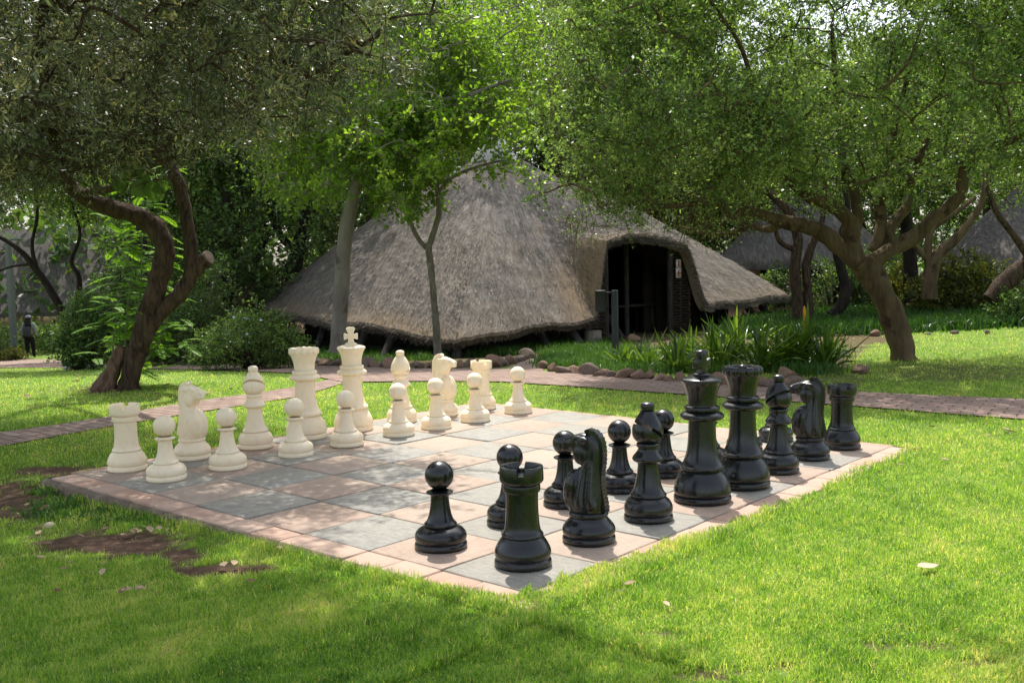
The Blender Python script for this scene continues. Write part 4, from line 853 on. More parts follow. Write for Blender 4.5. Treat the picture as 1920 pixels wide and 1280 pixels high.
tree_ells = [((4.6, 14.3, 4.35), (3.9, 2.7, 2.3)), ((2.2, 13.2, 3.75), (1.7, 1.8, 1.55)), ((8.6, 14.6, 4.4), (3.4, 2.8, 2.0)), ((1.7, 13.6, 5.2), (1.5, 1.8, 1.2)), ((5.0, 14.5, 5.6), (4.2, 2.4, 1.2)), ((1.15, 13.2, 3.0), (.95, 1.1, 1.15)), ((2.4, 12.9, 2.75), (1.5, .9, .75)), ((5.6, 13.2, 3.2), (3.6, 1.6, 1.0))]
C = in_ell(r_, 3300, tree_ells, .30, cut=.36)
px_, py_ = proj(C); low = np.interp(px_, [950, 1010, 1080, 1200, 1300, 1400, 1500, 1620, 1720, 1820, 1920, 2100], [280, 380, 425, 440, 440, 412, 370, 365, 345, 320, 330, 350]); keep = (py_ < low + r_.normal(0, 14, len(C))); C = C[keep]
tw = MB(); connect(r_, tw, C[::4], [RA[20:], RB_[24:], RC[30:], RD[10:], RE[10:], RF[10:], RG], .045, .007, .1)
V1 = crown(r_, C, .31, 77, .052, .034, 7, .2, .2, .5, tw, .0035)
Cd = at(r_.uniform(1060, 1420, 120), r_.uniform(330, 435, 120), r_.uniform(12.8, 14.5, 120)); V2 = crown(r_, Cd, .32, 24, .038, .024, 6, .1, .2, .6, tw, .004)
tree("spreading_tree", "broad tree with a stout leaning trunk, tan twisting limbs and tiny leaves", tr, [('branches', tw, M['bark_tan']), ('crown', cat([V1, V2]), M['small'])], M['bark_tan'], base=g1(1697, 692))

# ------------------------------------------------------------------ grey smooth tree and sapling before the hut
r_ = np.random.default_rng(13)
tr = MB(); DG = 19.2
A1 = limb(tr, [(634, 660, .27), (635, 640, .235), (637, 590, .215), (641, 540, .21), (643, 490, .21), (648, 440, .205), (657, 390, .19), (670, 345, .175), (690, 300, .16), (715, 240, .14), (738, 180, .12), (748, 100, .09), (760, 0, .06)], DG, 16, .035, f=0.68)
A2 = limb(tr, [(712, 245, .10), (760, 205, .08, .3), (830, 160, .06, .6), (900, 120, .04, .8)], DG, 9, f=0.8); A3 = limb(tr, [(690, 300, .09), (640, 240, .07, .4), (590, 190, .05, .8), (560, 120, .04, 1.2)], DG, 9, f=0.8); A4 = limb(tr, [(735, 190, .08), (850, 185, .06, -.4), (960, 150, .035, -.6)], DG, 8, f=0.8)
C = in_ell(r_, 1000, [((-2.6, 20.0, 5.1), (2.7, 2.2, 1.8)), ((-4.3, 20.3, 3.9), (1.1, 1.4, 1.2)), ((-.6, 20.4, 5.4), (1.7, 1.8, 1.3)), ((-3.2, 21.0, 6.6), (2.6, 1.8, 1.2))], .2, cut=.42)
tw = MB(); connect(r_, tw, C[::4], [A1[40:], A2, A3, A4], .04, .008); V1 = crown(r_, C, .5, 42, .10, .06, 5, .1, .3, .5, tw, .005)
tree("grey_trunk_tree", "tree with a smooth pale grey trunk rising in front of the hut roof", tr, [('branches', tw, M['bark_grey']), ('crown', V1, M['lobed'])], M['bark_grey'], base=g1(636, 650))
tr = MB(); DS = 18.9
S0 = limb(tr, [(821, 668, .10), (820, 650, .088), (817, 600, .078), (813, 555, .073), (809, 510, .072), (805, 478, .078), (804, 460, .072)], DS, 12, .06, f=0.86)
S1 = limb(tr, [(804, 462, .06), (815, 430, .055), (823, 400, .052), (822, 370, .048), (818, 335, .04), (820, 290, .035), (812, 230, .025), (815, 160, .018)], DS, 10, .05)
S2 = limb(tr, [(803, 468, .05), (786, 450, .045), (773, 425, .04), (762, 402, .032), (745, 380, .02), (700, 350, .012)], DS, 10, .05)
S3 = limb(tr, [(822, 360, .035), (845, 335, .032), (880, 318, .028), (930, 304, .02), (965, 300, .014)], DS, 8); S4 = limb(tr, [(818, 330, .03), (790, 270, .025), (755, 235, .02), (700, 225, .014)], DS, 8); S5 = limb(tr, [(819, 300, .03), (850, 240, .02), (890, 200, .014)], DS, 8)
C = np.vstack([at(r_.uniform(a, b, n_), r_.uniform(c, d, n_), DS + r_.normal(0, .7, n_)) for a, b, c, d, n_ in [(690, 840, 180, 340, 210), (690, 790, 330, 395, 45), (600, 720, 220, 330, 100), (820, 980, 160, 262, 120), (900, 985, 285, 330, 14), (530, 650, 290, 370, 35), (755, 835, 350, 405, 12)]])
tw = MB(); connect(r_, tw, C[::2], [S1[10:], S2[14:], S3, S4, S5], .02, .005); V1 = crown(r_, C, .30, 34, .09, .068, 5, .0, .35, .55, tw, .004)
tree("slender_sapling", "slender pale forked sapling with bright lobed leaves before the middle of the hut", tr, [('branches', tw, M['bark_sap']), ('crown', V1, M['lobed'])], M['bark_sap'], base=g1(821, 657))
# a sprig on the grey trunk's left
# ------------------------------------------------------------------ trees farther back
def back_tree(name, label, base, trunk, D, ells, n, per, L, Wd, lm, bark, rad=.7, seed=0, cut=.42, group=None, twigs=5, droop=.2, tm=.5, bz=None):
    global r_
    r_ = np.random.default_rng(seed); tr = MB(); ls = [limb(tr, t_, D, 9, .06, 5) for t_ in trunk]
    C = in_ell(r_, n, ells, .2, cut=cut); C = C[C[:, 2] > zt(C[:, 0], C[:, 1]) + .15]
    tw = MB(); connect(r_, tw, C[::5], ls, .05, .012); v = crown(r_, C, rad, per, L, Wd, twigs, .2, droop, tm, tw, .009)
    b = ls[0][0].copy(); b[2] = zt(b[0], b[1])
    return tree(name, label, tr, [('branches', tw, bark), ('crown', v, lm)], bark, group, b)
back_tree("shady_tree", "low leafy dark tree filling the gap beside the hut's far left corner", None, [[(455, 600, .16), (470, 520, .14), (500, 440, .1)]], 31, [((-8.0, 31, 1.9), (2.6, 1.6, 2.4)), ((-6.0, 33, 3.8), (2.4, 1.6, 2.0)), ((-10.5, 33, 2.5), (2.2, 1.6, 2.6))], 560, 36, .15, .09, M['forest'], M['bark_black'], .75, 40, tm=.45)
back_tree("dark_trunk_tree", "tree with a leaning blackish trunk standing behind the hut's left slope", None, [[(540, 560, .26), (552, 490, .23), (570, 430, .20), (583, 380, .18), (598, 330, .16), (612, 250, .11), (630, 150, .07)], [(552, 468, .12), (528, 445, .11), (512, 410, .09), (498, 375, .08), (480, 345, .06), (440, 280, .04)]], 29, [((-6.2, 30, 6.0), (3.8, 2.6, 2.4)), ((-8.5, 30, 4.2), (2.2, 2.2, 1.8))], 520, 40, .14, .08, M['forest'], M['bark_black'], .75, 41, tm=.6)
back_tree("shady_tree", "dense dark green tree filling the shade behind the gnarled tree's right limb", None, [[(430, 600, .2), (425, 520, .18), (440, 440, .15), (420, 360, .1)]], 27, [((-7.8, 27.5, 2.4), (2.6, 1.8, 2.6)), ((-6.5, 28.5, 4.4), (2.4, 1.8, 2.0)), ((-9, 27.5, 5), (2.4, 1.8, 1.8))], 620, 36, .12, .075, M['forest'], M['bark_black'], .6, 42, tm=.55)
back_tree("shady_tree", "dark bushy tree growing between the thatched house and the hut", None, [[(250, 640, .2), (240, 540, .17), (262, 440, .12), (250, 330, .08)]], 31, [((-10.7, 31, 2.6), (1.7, 2.0, 3.6)), ((-11.5, 31.5, 6.4), (3.0, 2.2, 1.8))], 560, 36, .14, .08, M['forest'], M['bark_black'], .7, 43, tm=.45)
back_tree("bare_limbed_tree", "thin dark tree with bare leaning limbs over the thatched house roof at far left", None, [[(128, 605, .15), (104, 560, .13), (80, 522, .12), (62, 498, .11), (38, 470, .09), (0, 445, .07), (-60, 420, .05)], [(70, 508, .07), (60, 460, .06), (70, 400, .05), (60, 330, .04)], [(60, 496, .05), (20, 500, .04), (-30, 520, .03)]], 33, [((-17.5, 33, 5.6), (2.8, 1.8, 1.5)), ((-15.2, 33, 6.0), (1.6, 1.6, 1.2))], 150, 34, .12, .07, M['forest'], M['bark_black'], .7, 44, cut=.45, tm=.35)
back_tree("bare_limbed_tree", "thin curved dark tree beside the bushes under the pale green leaves at far left", None, [[(140, 615, .13), (141, 580, .11), (148, 545, .10), (147, 515, .09), (134, 490, .07), (150, 440, .05), (135, 380, .04)]], 34, [((-14.4, 34, 4.3), (1.9, 1.6, 1.2))], 170, 34, .13, .085, M['shrub'], M['bark_black'], .7, 45, tm=.62)
for i, (lab, x, y, D, ell, seed) in enumerate([
   ("tall feathery light green tree rising behind the peak of the hut", 905, 420, 36, [((-1.2, 35, 9.0), (4.4, 2.6, 3.0)), ((1.8, 34, 8.0), (3.0, 2.2, 1.7)), ((-3.0, 31, 9.6), (3.4, 2.4, 1.6)), ((.8, 30.0, 9.2), (2.8, 2.2, 1.3))], 46),
   ("light feathery tree above the right slope of the hut, sky showing through", 1120, 440, 36, [((4.4, 36, 5.8), (3.2, 2.2, 1.7)), ((6.2, 37, 7.3), (3.2, 2.4, 1.5))], 47)]):
    back_tree("feathery_tree", lab, None, [[(x, y + 130, .22), (x, y, .2), (x + 10, y - 120, .14), (x + 50, y - 230, .09), (x + 160, y - 290, .05)], [(x + 5, y - 90, .09), (x + 80, y - 150, .07), (x + 170, y - 175, .05), (x + 260, y - 190, .03)], [(x, y - 60, .1), (x - 60, y - 160, .07), (x - 120, y - 280, .05)]], D, ell, 760 if i == 0 else 380, 46, .14, .035, M['acacia'], M['bark_sap'], .85, seed, cut=.45, twigs=6, droop=.5, tm=.5)
back_tree("shady_tree", "leafy tree standing behind the hut's left shoulder, above the grey trunk", None, [[(700, 480, .2), (690, 360, .17), (680, 220, .12)]], 36, [((-5.2, 36, 7.5), (3.6, 2.5, 3.2)), ((-8.5, 37, 9), (3.5, 2.5, 2.5))], 460, 38, .16, .09, M['shrub'], M['bark_black'], .85, 48, tm=.5)
# trunks behind the spreading tree on the right
back_tree("twin_trunk_tree", "tree with two close rough dark trunks right of the hut's low corner", None, [[(1496, 606, .16), (1496, 560, .135), (1490, 500, .13), (1496, 450, .12), (1480, 400, .1), (1440, 360, .09), (1400, 330, .06)], [(1520, 605, .13), (1516, 560, .105), (1512, 500, .10), (1522, 460, .10), (1540, 420, .07), (1548, 350, .05)], [(1494, 470, .08), (1462, 452, .06), (1452, 420, .05)]], 23.5, [((6.4, 24.8, 4.0), (3.0, 2.0, 1.6)), ((9, 25.5, 4.4), (3, 2, 1.6))], 420, 38, .075, .05, M['small'], M['bark_dark'], .5, 51, tm=.5)
back_tree("curved_trunk_tree", "tree with a curved pale trunk bending up beside the twin dark trunks", None, [[(1560, 592, .15), (1578, 572, .14), (1586, 540, .13), (1576, 500, .12), (1570, 460, .10), (1590, 400, .07), (1580, 330, .05)]], 24, [((8.2, 26, 4.6), (3.0, 1.8, 1.8))], 260, 34, .08, .045, M['small'], M['bark_black'], .5, 52, tm=.5)
back_tree("forked_tree", "tree with a forked slender trunk spreading before the far right thatched roof", None, [[(1742, 560, .18), (1745, 520, .16), (1756, 480, .14), (1790, 450, .11), (1815, 420, .09), (1840, 380, .07), (1850, 320, .05)], [(1745, 510, .10), (1740, 470, .09), (1748, 430, .08), (1790, 400, .06), (1830, 370, .04)], [(1742, 490, .08), (1720, 465, .07), (1700, 440, .05)]], 23, [((10.9, 25.5, 4.2), (3.0, 2.0, 1.7)), ((13.5, 27, 4.4), (3, 2, 1.8))], 420, 38, .075, .05, M['small'], M['bark_tan'], .5, 53, tm=.5)
back_tree("straight_trunk_tree", "tree with a short straight dark trunk just right of the leaning stout trunk", None, [[(1712, 566, .22), (1708, 530, .19), (1706, 480, .18), (1700, 420, .15), (1690, 340, .1)]], 26, [((10, 28, 5.0), (3.6, 2.2, 2.0)), ((14, 30, 5.5), (4, 2.2, 2.0))], 420, 34, .09, .055, M['forest'], M['bark_black'], .6, 54, tm=.5)
back_tree("low_leaning_tree", "low tree with a thick trunk leaning in from the right edge above the ground cover", None, [[(1856, 562, .17), (1880, 535, .19), (1905, 512, .20), (1940, 490, .2), (2010, 450, .17), (2080, 380, .12)], [(1935, 492, .08), (1900, 440, .07), (1870, 400, .06), (1850, 350, .04)]], 21, [((12.4, 22, 4.4), (2.6, 1.8, 1.5))], 180, 34, .07, .045, M['small'], M['bark_dark'], .5, 55, tm=.5)
for i, (x, y, z, rx_, rz_, sd, lab) in enumerate([(6, 42, 5, 5, 4, 60, "tall green tree behind the roof ridge, right of the feathery tree"), (11.2, 39.5, 6.8, 5, 2.6, 61, "dark green tree behind the cream walled round hut"), (19, 41, 7.6, 5.5, 2.6, 62, "dark green tree behind the roof at the far right"), (-15, 60, 8.5, 6, 5.5, 63, "dark green tree rising behind the thatched house's right end"), (-28, 61, 9, 7, 5.5, 64, "dark green tree rising behind the thatched house at the far left"), (-5, 46, 6.5, 5, 5.5, 65, "tall green tree far behind the hut's left slope"), (-24.5, 45, 6.6, 3.2, 2.6, 76, "leafy dark tree overhanging the thatched house from outside the left picture edge"), (-25, 59, 5.0, 6, 4.5, 75, "low dark tree rising behind the middle of the thatched house roof"), (3.5, 40, 9.5, 4.5, 3.5, 68, "tall green tree closing the gap above the hut's right slope"), (-9, 25, 8.0, 4.5, 2.4, 69, "tall dark tree whose crown closes the view above the gnarled tree"), (8, 44, 3.6, 5, 3.2, 71, "low dark tree far behind the cream walled round hut"), (15.5, 45, 3.6, 5.5, 3.4, 72, "low dark tree far behind the gap between the right huts"), (24, 43, 3.8, 5.5, 3.4, 73, "low dark tree far behind the roof at the far right edge"), (1.5, 42, 6.0, 4.2, 3.5, 74, "bushy green tree directly behind the hut's peak"), (26, 30, 4.5, 4.5, 4.2, 66, "dark green tree beyond the right edge of the lawn"), (-19, 26, 5.5, 3.4, 2.6, 67, "dark overhanging tree at the far left edge of the garden")]):
    px_, py_ = proj(np.array([x, y, z])); gy_ = proj(np.array([x, y, zt(x, y)]))[1]
    back_tree("background_tree", lab, None, [[(px_, gy_ + 4, .26), (px_ + 8, (gy_ + py_) / 2, .2), (px_ - 6, py_, .12)]], y, [((x, y - (3.2 if sd in (61, 62) else 0), z), (rx_, 2.4, rz_)), ((x + 2, y + 1, z + 1.5), (rx_ * .7, 2, rz_ * .7))], 620, 50, .15, .095, M['forest'], M['bark_black'], 1.0, sd, cut=.34, group="trees closing the view behind the huts", tm=.5)
back_tree("overhanging_tree", "tree outside the right picture edge whose thin canopy shades the near lawn", None, [[(2750, 1150, .14), (2740, 700, .12), (2650, 200, .09), (2400, -350, .05), (2150, -700, .03)]], 5.4, [((2.6, 6.1, 4.9), (1.6, .6, .5)), ((4.0, 5.9, 4.7), (1.4, .7, .6))], 150, 34, .06, .035, M['small'], M['bark_tan'], .35, 57, cut=.45)
# distant wood that reads as one mass
r_ = np.random.default_rng(70); a_ = r_.uniform(-1.25, 1.25, 2600); d_ = r_.uniform(52, 66, 2600); C = np.stack([np.sin(a_) * d_, np.cos(a_) * d_, r_.uniform(-3, 9.5, 2600) * r_.uniform(.6, 1, 2600)], 1)
v, q, tn = crown(r_, C, 1.9, 22, .55, .34, 4, .2, .2, .4); tag(link("far_wood", np_mesh("far_wood", v, q, None, tn), M['forest']), "dark mass of distant trees closing the garden", "woods", kind='stuff')

# ------------------------------------------------------------------ shrubs and bed plants
def shrub(name, label, ells, n, per, L, Wd, mt, rad, seed, tm=.5, group=None, extra=None, category="shrub"):
    rg = np.random.default_rng(seed); C = in_ell(rg, n, ells, .45, cut=.36); C = C[C[:, 2] > zt(C[:, 0], C[:, 1]) + .05]
    c0 = np.array(ells[0][0]); b = np.array([c0[0], c0[1], zt(c0[0], c0[1])]); tw = MB()
    for c in C[::6]: tw.tube(spline([b + rg.normal(0, .06, 3) * [1, 1, 0], b * .45 + c * .55 + [0, 0, .1], c], 3), np.linspace(.018, .005, 7), 4, False)
    v, q, tn = crown(rg, C, rad, per, L, Wd, 5, .35, .15, tm, tw, .004); o = empty(name, label, category, tuple(b), group=group)
    link("stems", tw.mesh("stems"), M['bark_dark'], o, tuple(-b), 60); link("foliage", np_mesh("foliage", v, q, None, tn), mt, o, tuple(-b)); return o, C
def gel(px, py, D, rx_, ry_, rz_, up=.8):
    p = at(px, py, D); z = zt(p[0], p[1]); return ((p[0], p[1], z + rz_ * up), (rx_, ry_, rz_))
o, C = shrub("rounded_shrub", "wide rounded green shrub with a few pale blue flowers at the hut's left corner", [gel(470, 640, 18.6, .95, .8, .60), gel(405, 640, 18.8, .55, .6, .42), gel(530, 640, 18.6, .5, .5, .42)], 420, 40, .05, .028, M['shrub'], .22, 81, .68)
rg = np.random.default_rng(82); Cf = C[rg.choice(len(C), 26)] + rg.normal(0, .08, (26, 3)) + [0, -.12, .1]; mb = MB(); mb.ell((0, 0, 0), (.028, .028, .02), None, 6, 3); fme = mb.mesh("flower")
for i_, c in enumerate(Cf): link("flower", fme, M['petal'] if i_ == 0 else None, o, tuple(c - np.array(o.location)))
shrub("dense_bush", "dense dark green bush left of the feathery plant, beside the path", [gel(143, 660, 22, .50, .6, .55), gel(168, 660, 22, .6, .6, .95), gel(192, 650, 23, .7, .6, 1.0)], 330, 36, .07, .04, M['shrub'], .26, 83, .36)
shrub("low_bush", "low leafy bush behind the person's legs at far left", [gel(105, 668, 44, 1.0, .5, .75), gel(60, 668, 45, 1.3, .5, .75)], 110, 36, .12, .075, M['shrub'], .35, 84, .5)
shrub("low_bush", "small yellowish green bush at the foot of the grey lamp pole", [gel(22, 672, 40.5, .55, .4, .28)], 50, 36, .09, .05, M['yellowleaf'], .22, 85, .6)
shrub("low_bush", "dark bush at the left picture edge beside the lamp pole", [gel(-22, 672, 41, .8, .5, 1.1), gel(0, 672, 44, .8, .5, .9)], 110, 36, .10, .06, M['shrub'], .35, 86, .4)
shrub("tall_hedge_bush", "tall dark bush against the house wall behind the feathery plant", [gel(235, 660, 24, .8, .6, 1.5), gel(290, 660, 23, .8, .6, 1.1), gel(340, 660, 23, .7, .6, .9)], 420, 36, .08, .045, M['forest'], .3, 87, .5)
shrub("tall_hedge_bush", "shadowy bush between the gnarled tree and the rounded shrub", [gel(370, 640, 22.5, .7, .6, .9), gel(420, 630, 24, .9, .6, 1.4), gel(475, 610, 27, 1.0, .6, 1.5)], 420, 36, .08, .045, M['forest'], .3, 88, .4)
shrub("tall_hedge_bush", "dark bush behind the hut's far left pole", [gel(530, 600, 31, 1.2, .6, 1.1), gel(480, 600, 31, 1.2, .6, 1.2)], 200, 36, .09, .05, M['forest'], .3, 79, .4)
shrub("tall_hedge_bush", "dark shrubbery between the twin dark trunks and the stout leaning trunk", [gel(1560, 575, 29, 1.0, .6, .9), gel(1640, 570, 29, .9, .6, 1.1), gel(1470, 575, 31, 1.0, .6, .8)], 300, 36, .09, .05, M['forest'], .3, 78, .35)
shrub("yellow_green_bush", "large yellow tinged leafy bush before the far right thatched roof", [gel(1800, 560, 24.5, 1.1, .8, .85), gel(1770, 560, 24.5, .9, .8, .6), gel(1850, 560, 25, .8, .7, .7)], 330, 34, .12, .05, M['yellowleaf'], .32, 89, .45)
shrub("yellow_green_bush", "small bright yellow green bush between the stout trunk and the straight dark trunk", [gel(1685, 560, 26.5, .5, .5, .75)], 90, 34, .11, .05, M['yellowleaf'], .28, 90, .6)
shrub("broad_leaf_bush", "pale leaved bush low at the right picture edge", [gel(1905, 590, 21, .6, .5, .45)], 120, 36, .06, .04, M['shrub'], .22, 91, .55)
# ground cover and tufts (no one could count these)
def tufts(px, py, L, n_bl, seed, mt, name, label, wd=.007, spread=.10, tm=.5):
    rg = np.random.default_rng(seed); B = G(px, py); m = len(B); P = np.repeat(B, n_bl, 0) + rg.normal(0, spread, (m * n_bl, 3)) * [1, 1, 0]; P[:, 2] = zt(P[:, 0], P[:, 1])
    return blades(P, L * rg.uniform(.5, 1.25, m * n_bl), wd, rg, .55, tm, name, mt, label)
def blades(P, H, wd, rg, lean, tm, name, mt, label, tint=None):
    m = len(P); a = rg.uniform(0, 6.28, m); ln = np.abs(rg.normal(0, lean, m)); D = np.stack([np.cos(a) * ln, np.sin(a) * ln, np.ones(m)], 1); H = H[:, None]
    b = rg.uniform(0, 6.28, m); S = np.stack([np.cos(b), np.sin(b), 0 * b], 1) * (np.broadcast_to(wd, m)[:, None] / 2)
    mid = P + unit(D) * H * .55; tip = P + unit(D * [1.9, 1.9, .75]) * H
    V = np.stack([P - S, P + S, mid + S * .85, mid - S * .85, tip], 1).reshape(-1, 3); o5 = np.arange(m) * 5
    q = np.stack([o5, o5 + 1, o5 + 2, o5 + 3], 1); t_ = np.stack([o5 + 3, o5 + 2, o5 + 4], 1)
    tn = np.clip(rg.normal(tm, .2, m), 0, 1) if tint is None else tint
    return tag(link(name, np_mesh(name, V, q, t_, np.concatenate([tn, tn])), mt), label, "grass", kind='stuff')
rg = np.random.default_rng(92); pa = []
def band(x0, x1, f0, f1, n_):
    x = rg.uniform(x0, x1, n_); return np.stack([x, f0(x) + (f1(x) - f0(x)) * rg.uniform(0, 1, n_)], 1)
lin = lambda xs, ys: (lambda x: np.interp(x, xs, ys))
pa += [band(565, 720, lin([565, 720], [658, 655]), lin([565, 720], [672, 678]), 70), band(700, 1000, lin([700, 1000], [656, 648]), lin([700, 1000], [682, 664]), 170), band(1000, 1150, lin([1000, 1150], [640, 640]), lin([1000, 1150], [668, 662]), 60), band(1022, 1210, lin([1022, 1210], [668, 650]), lin([1022, 1210], [688, 704]), 150), band(1160, 1580, lin([1160, 1580], [655, 655]), lin([1160, 1580], [700, 705]), 90)]
pa = np.vstack(pa); tufts(pa[:, 0], pa[:, 1], .185, 60, 93, M['tuft'], "bed_grass", "soft grassy tufts filling the flower beds before the hut", .012, .11)
gcp = np.vstack([band(1370, 2020, lin([1370, 1700, 2020], [606, 572, 568]), lin([1370, 1660, 2020], [636, 626, 606]), 2000)])
tufts(gcp[:, 0], gcp[:, 1], .30, 22, 94, M['tuft'], "ground_cover", "low dark green ground cover on the bank under the right trees", .03, .22, .12)
wp = np.vstack([np.stack([rg.uniform(60, 400, 70), rg.uniform(905, 985, 70)], 1)]); wp = wp[(wp[:, 1] > 885 + .24 * wp[:, 0] + 8) & (wp[:, 1] < 965 + .1 * wp[:, 0])]
tufts(wp[:, 0], wp[:, 1], .05, 40, 95, M['tuft'], "lawn_weeds", "leafy weeds and taller grass along the board's left footing", .012, .06, .55)
# strap leaved clumps in the right bed
def strap_plant(label, px, py, n_, L, seed, wd=.045, flower=False):
    rg = np.random.default_rng(seed); b = g1(px, py); V = []; Q = []; Tn = []; k = 0
    for i in range(n_):
        a = rg.uniform(0, 6.28); el = rg.uniform(.55, 1.45); l = L * rg.uniform(.55, 1.15); t_ = np.linspace(0, 1, 8); h = np.array([math.cos(a), math.sin(a), 0])
        dr = rg.uniform(.05, .55); ax = b + rg.normal(0, .06, 3) * [1, 1, 0] + h * (l * t_ * math.cos(el))[:, None] + np.array([0, 0, 1]) * (l * (t_ * math.sin(el) - dr * t_ ** 2.2 * .8))[:, None]
        sd = np.cross(h, [0, 0, 1]) * wd / 2; tg = rg.normal(0, .35); sd = sd * math.cos(tg) + np.array([0, 0, 1]) * wd / 2 * math.sin(tg); wv = np.array([.55, .8, .95, 1, .95, .8, .5, .03])[:, None]; up = np.array([0, 0, .012])
        V.append(np.stack([ax - sd * wv + up, ax, ax + sd * wv + up], 1).reshape(-1, 3))
        for j in range(7):
            Q += [[k + j * 3, k + j * 3 + 1, k + j * 3 + 4, k + j * 3 + 3], [k + j * 3 + 1, k + j * 3 + 2, k + j * 3 + 5, k + j * 3 + 4]]
        Tn += [np.clip(rg.normal(.5, .22), 0, 1)] * 14; k += 24
    o = empty("strap_leaf_plant", label, "plant", tuple(b), group="strap leaved plants in the right flower bed")
    link("leaves", np_mesh("leaves", np.vstack(V), Q, None, Tn), M['strap'], o, tuple(-b), 180)
    if flower: mb = MB(); mb.tube([b, b + [.02, 0, L * .72]], .006, 5); mb.ell(b + [.02, 0, L * .80], (.022, .022, .09), None, 8, 5); mb.build("flower_spike", M['flower'], o, 60, tuple(-b))
for i, a in enumerate([("small strap leaved clump behind the bollard lamp, leftmost of the row", 1172, 690, 26, .50), ("young strap leaved clump just right of the bollard lamp", 1212, 692, 24, .62), ("strap leaved clump above the left edge of the black king", 1268, 698, 34, .68),
        ("strap leaved clump with pale upturned leaves left of the black king's cross", 1290, 680, 34, .72), ("tall strap leaved clump right above the black king", 1352, 692, 48, .90), ("tallest strap leaved clump behind the black queen", 1385, 672, 44, 1.0),
        ("strap leaved clump with long arching leaves above the black queen", 1425, 696, 46, .85), ("broad dark strap leaved clump behind the far black bishop", 1470, 692, 46, .80), ("strap leaved clump with one orange flower spike", 1505, 690, 46, .95, True), ("spiky strap leaved clump at the right end of the bed", 1548, 694, 46, .78)]):
    strap_plant(a[0], a[1], a[2], int(a[3] * 1.3), a[4], 100 + i, flower=len(a) > 5)

# ------------------------------------------------------------------ stones edging the beds
r_ = np.random.default_rng(120)
rock_me = []
for i in range(7):
    mb = MB(); mb.ell((0, 0, 0), (1.1, .88, .75), None, 26, 16, noise=.16, rng=r_, facets=9); rock_me.append(mb.mesh("rock"))
    rock_me[-1].materials.append(M['rock' if i % 3 else 'rock2']); rock_me[-1].polygons.foreach_set("use_smooth", np.ones(len(rock_me[-1].polygons), bool))
def rock(px, py, s, label, group, sink=.36, k=None):
    b = g1(px, py); o = bpy.data.objects.new("rock", rock_me[r_.integers(7) if k is None else k]); COL.objects.link(o)
    sc = s * (.86 if group and ('middle' in group or 'left bed' in group) else .78) * r_.uniform(.75, 1.25, 3); o.scale = sc; o.rotation_euler = (r_.normal(0, .2), r_.normal(0, .2), r_.uniform(0, 6.28)); o.location = (b[0], b[1], b[2] + sc[2] * (.72 - sink)); return tag(o, label, "rock", group)
x = 285
while x < 640: rock(x, np.interp(x, [285, 400, 640], [676, 676, 684]) + r_.normal(0, 1), r_.uniform(.12, .22), "brown rock in the row edging the bed below the rounded shrub", "rocks edging the left bed"); x += r_.uniform(16, 27)
x = 645
while x < 1000: rock(x, np.interp(x, [645, 760, 860, 940, 1000], [687, 692, 690, 686, 672]) + r_.normal(0, 1), r_.uniform(.11, .2), "brown rock in the row edging the bed between cream pieces and hut", "rocks edging the middle bed"); x += r_.uniform(15, 25)
for x in np.linspace(660, 1000, 14): rock(x + r_.normal(0, 8), np.interp(x, [660, 1000], [655, 650]) + r_.normal(0, 3), r_.uniform(.1, .2), "rust coloured rock lying among the bed grass under the hut's eave", "rocks scattered under the eave")
x = 1018
while x < 1510: rock(x, np.interp(x, [1018, 1050, 1200, 1300, 1450, 1510], [692, 699, 711, 717, 727, 728]) + r_.normal(0, 1), r_.uniform(.10, .16), "dark brown rock in the row edging the strap leaf bed", "rocks edging the right bed"); x += r_.uniform(17, 27)
rock(1190, 640, .17, "orange brown rounded rock lying alone right of the bollard lamp", None, .2, 1)
for x in (1575, 1600, 1640, 1740, 1790, 1850): rock(x, 629 + r_.normal(0, 3), r_.uniform(.08, .17), "reddish rock on the edge of the bank behind the stout leaning trunk", "rocks along the right bank", .5)
rock(1478, 712, .2, "large brown rock beside the far black bishop's head", None); rock(1610, 700, .16, "low flat rock between the strap leaf bed and the stout trunk", None, .4)
b_ = g1(93, 990); mb = MB(); mb.ell((0, 0, .015), (.034, .03, .024), None, 14, 9, noise=.08, rng=r_); tag(mb.build("pale_stone", plain_mat("pale_stone", (.40, .33, .22), (.5, .43, .31), 12, .9, .3), None, 180, tuple(b_)), "round pale stone lying in the worn grass at the lower left", "stone")
# tree stump
b_ = g1(1112, 645); mb = MB(); mb.lathe([(.30, -.05), (.24, .04), (.20, .14), (.19, .30), (.17, .31), (.001, .30)], 22); o = mb.build("tree_stump", M['bark_grey'], None, 50, tuple(b_)); tag(o, "pale cut tree stump under the eave left of the bollard lamp", "stump")
# concrete cover slab at the left
b_ = g1(152, 691); mb = MB(); mb.box((0, 0, .035), (.72, .42, .07)); tag(mb.build("cover_slab", M['concrete'], None, None, tuple(b_)), "flat pale concrete cover slab lying on the grass left of the gnarled tree", "slab").rotation_euler = (0, 0, .25)

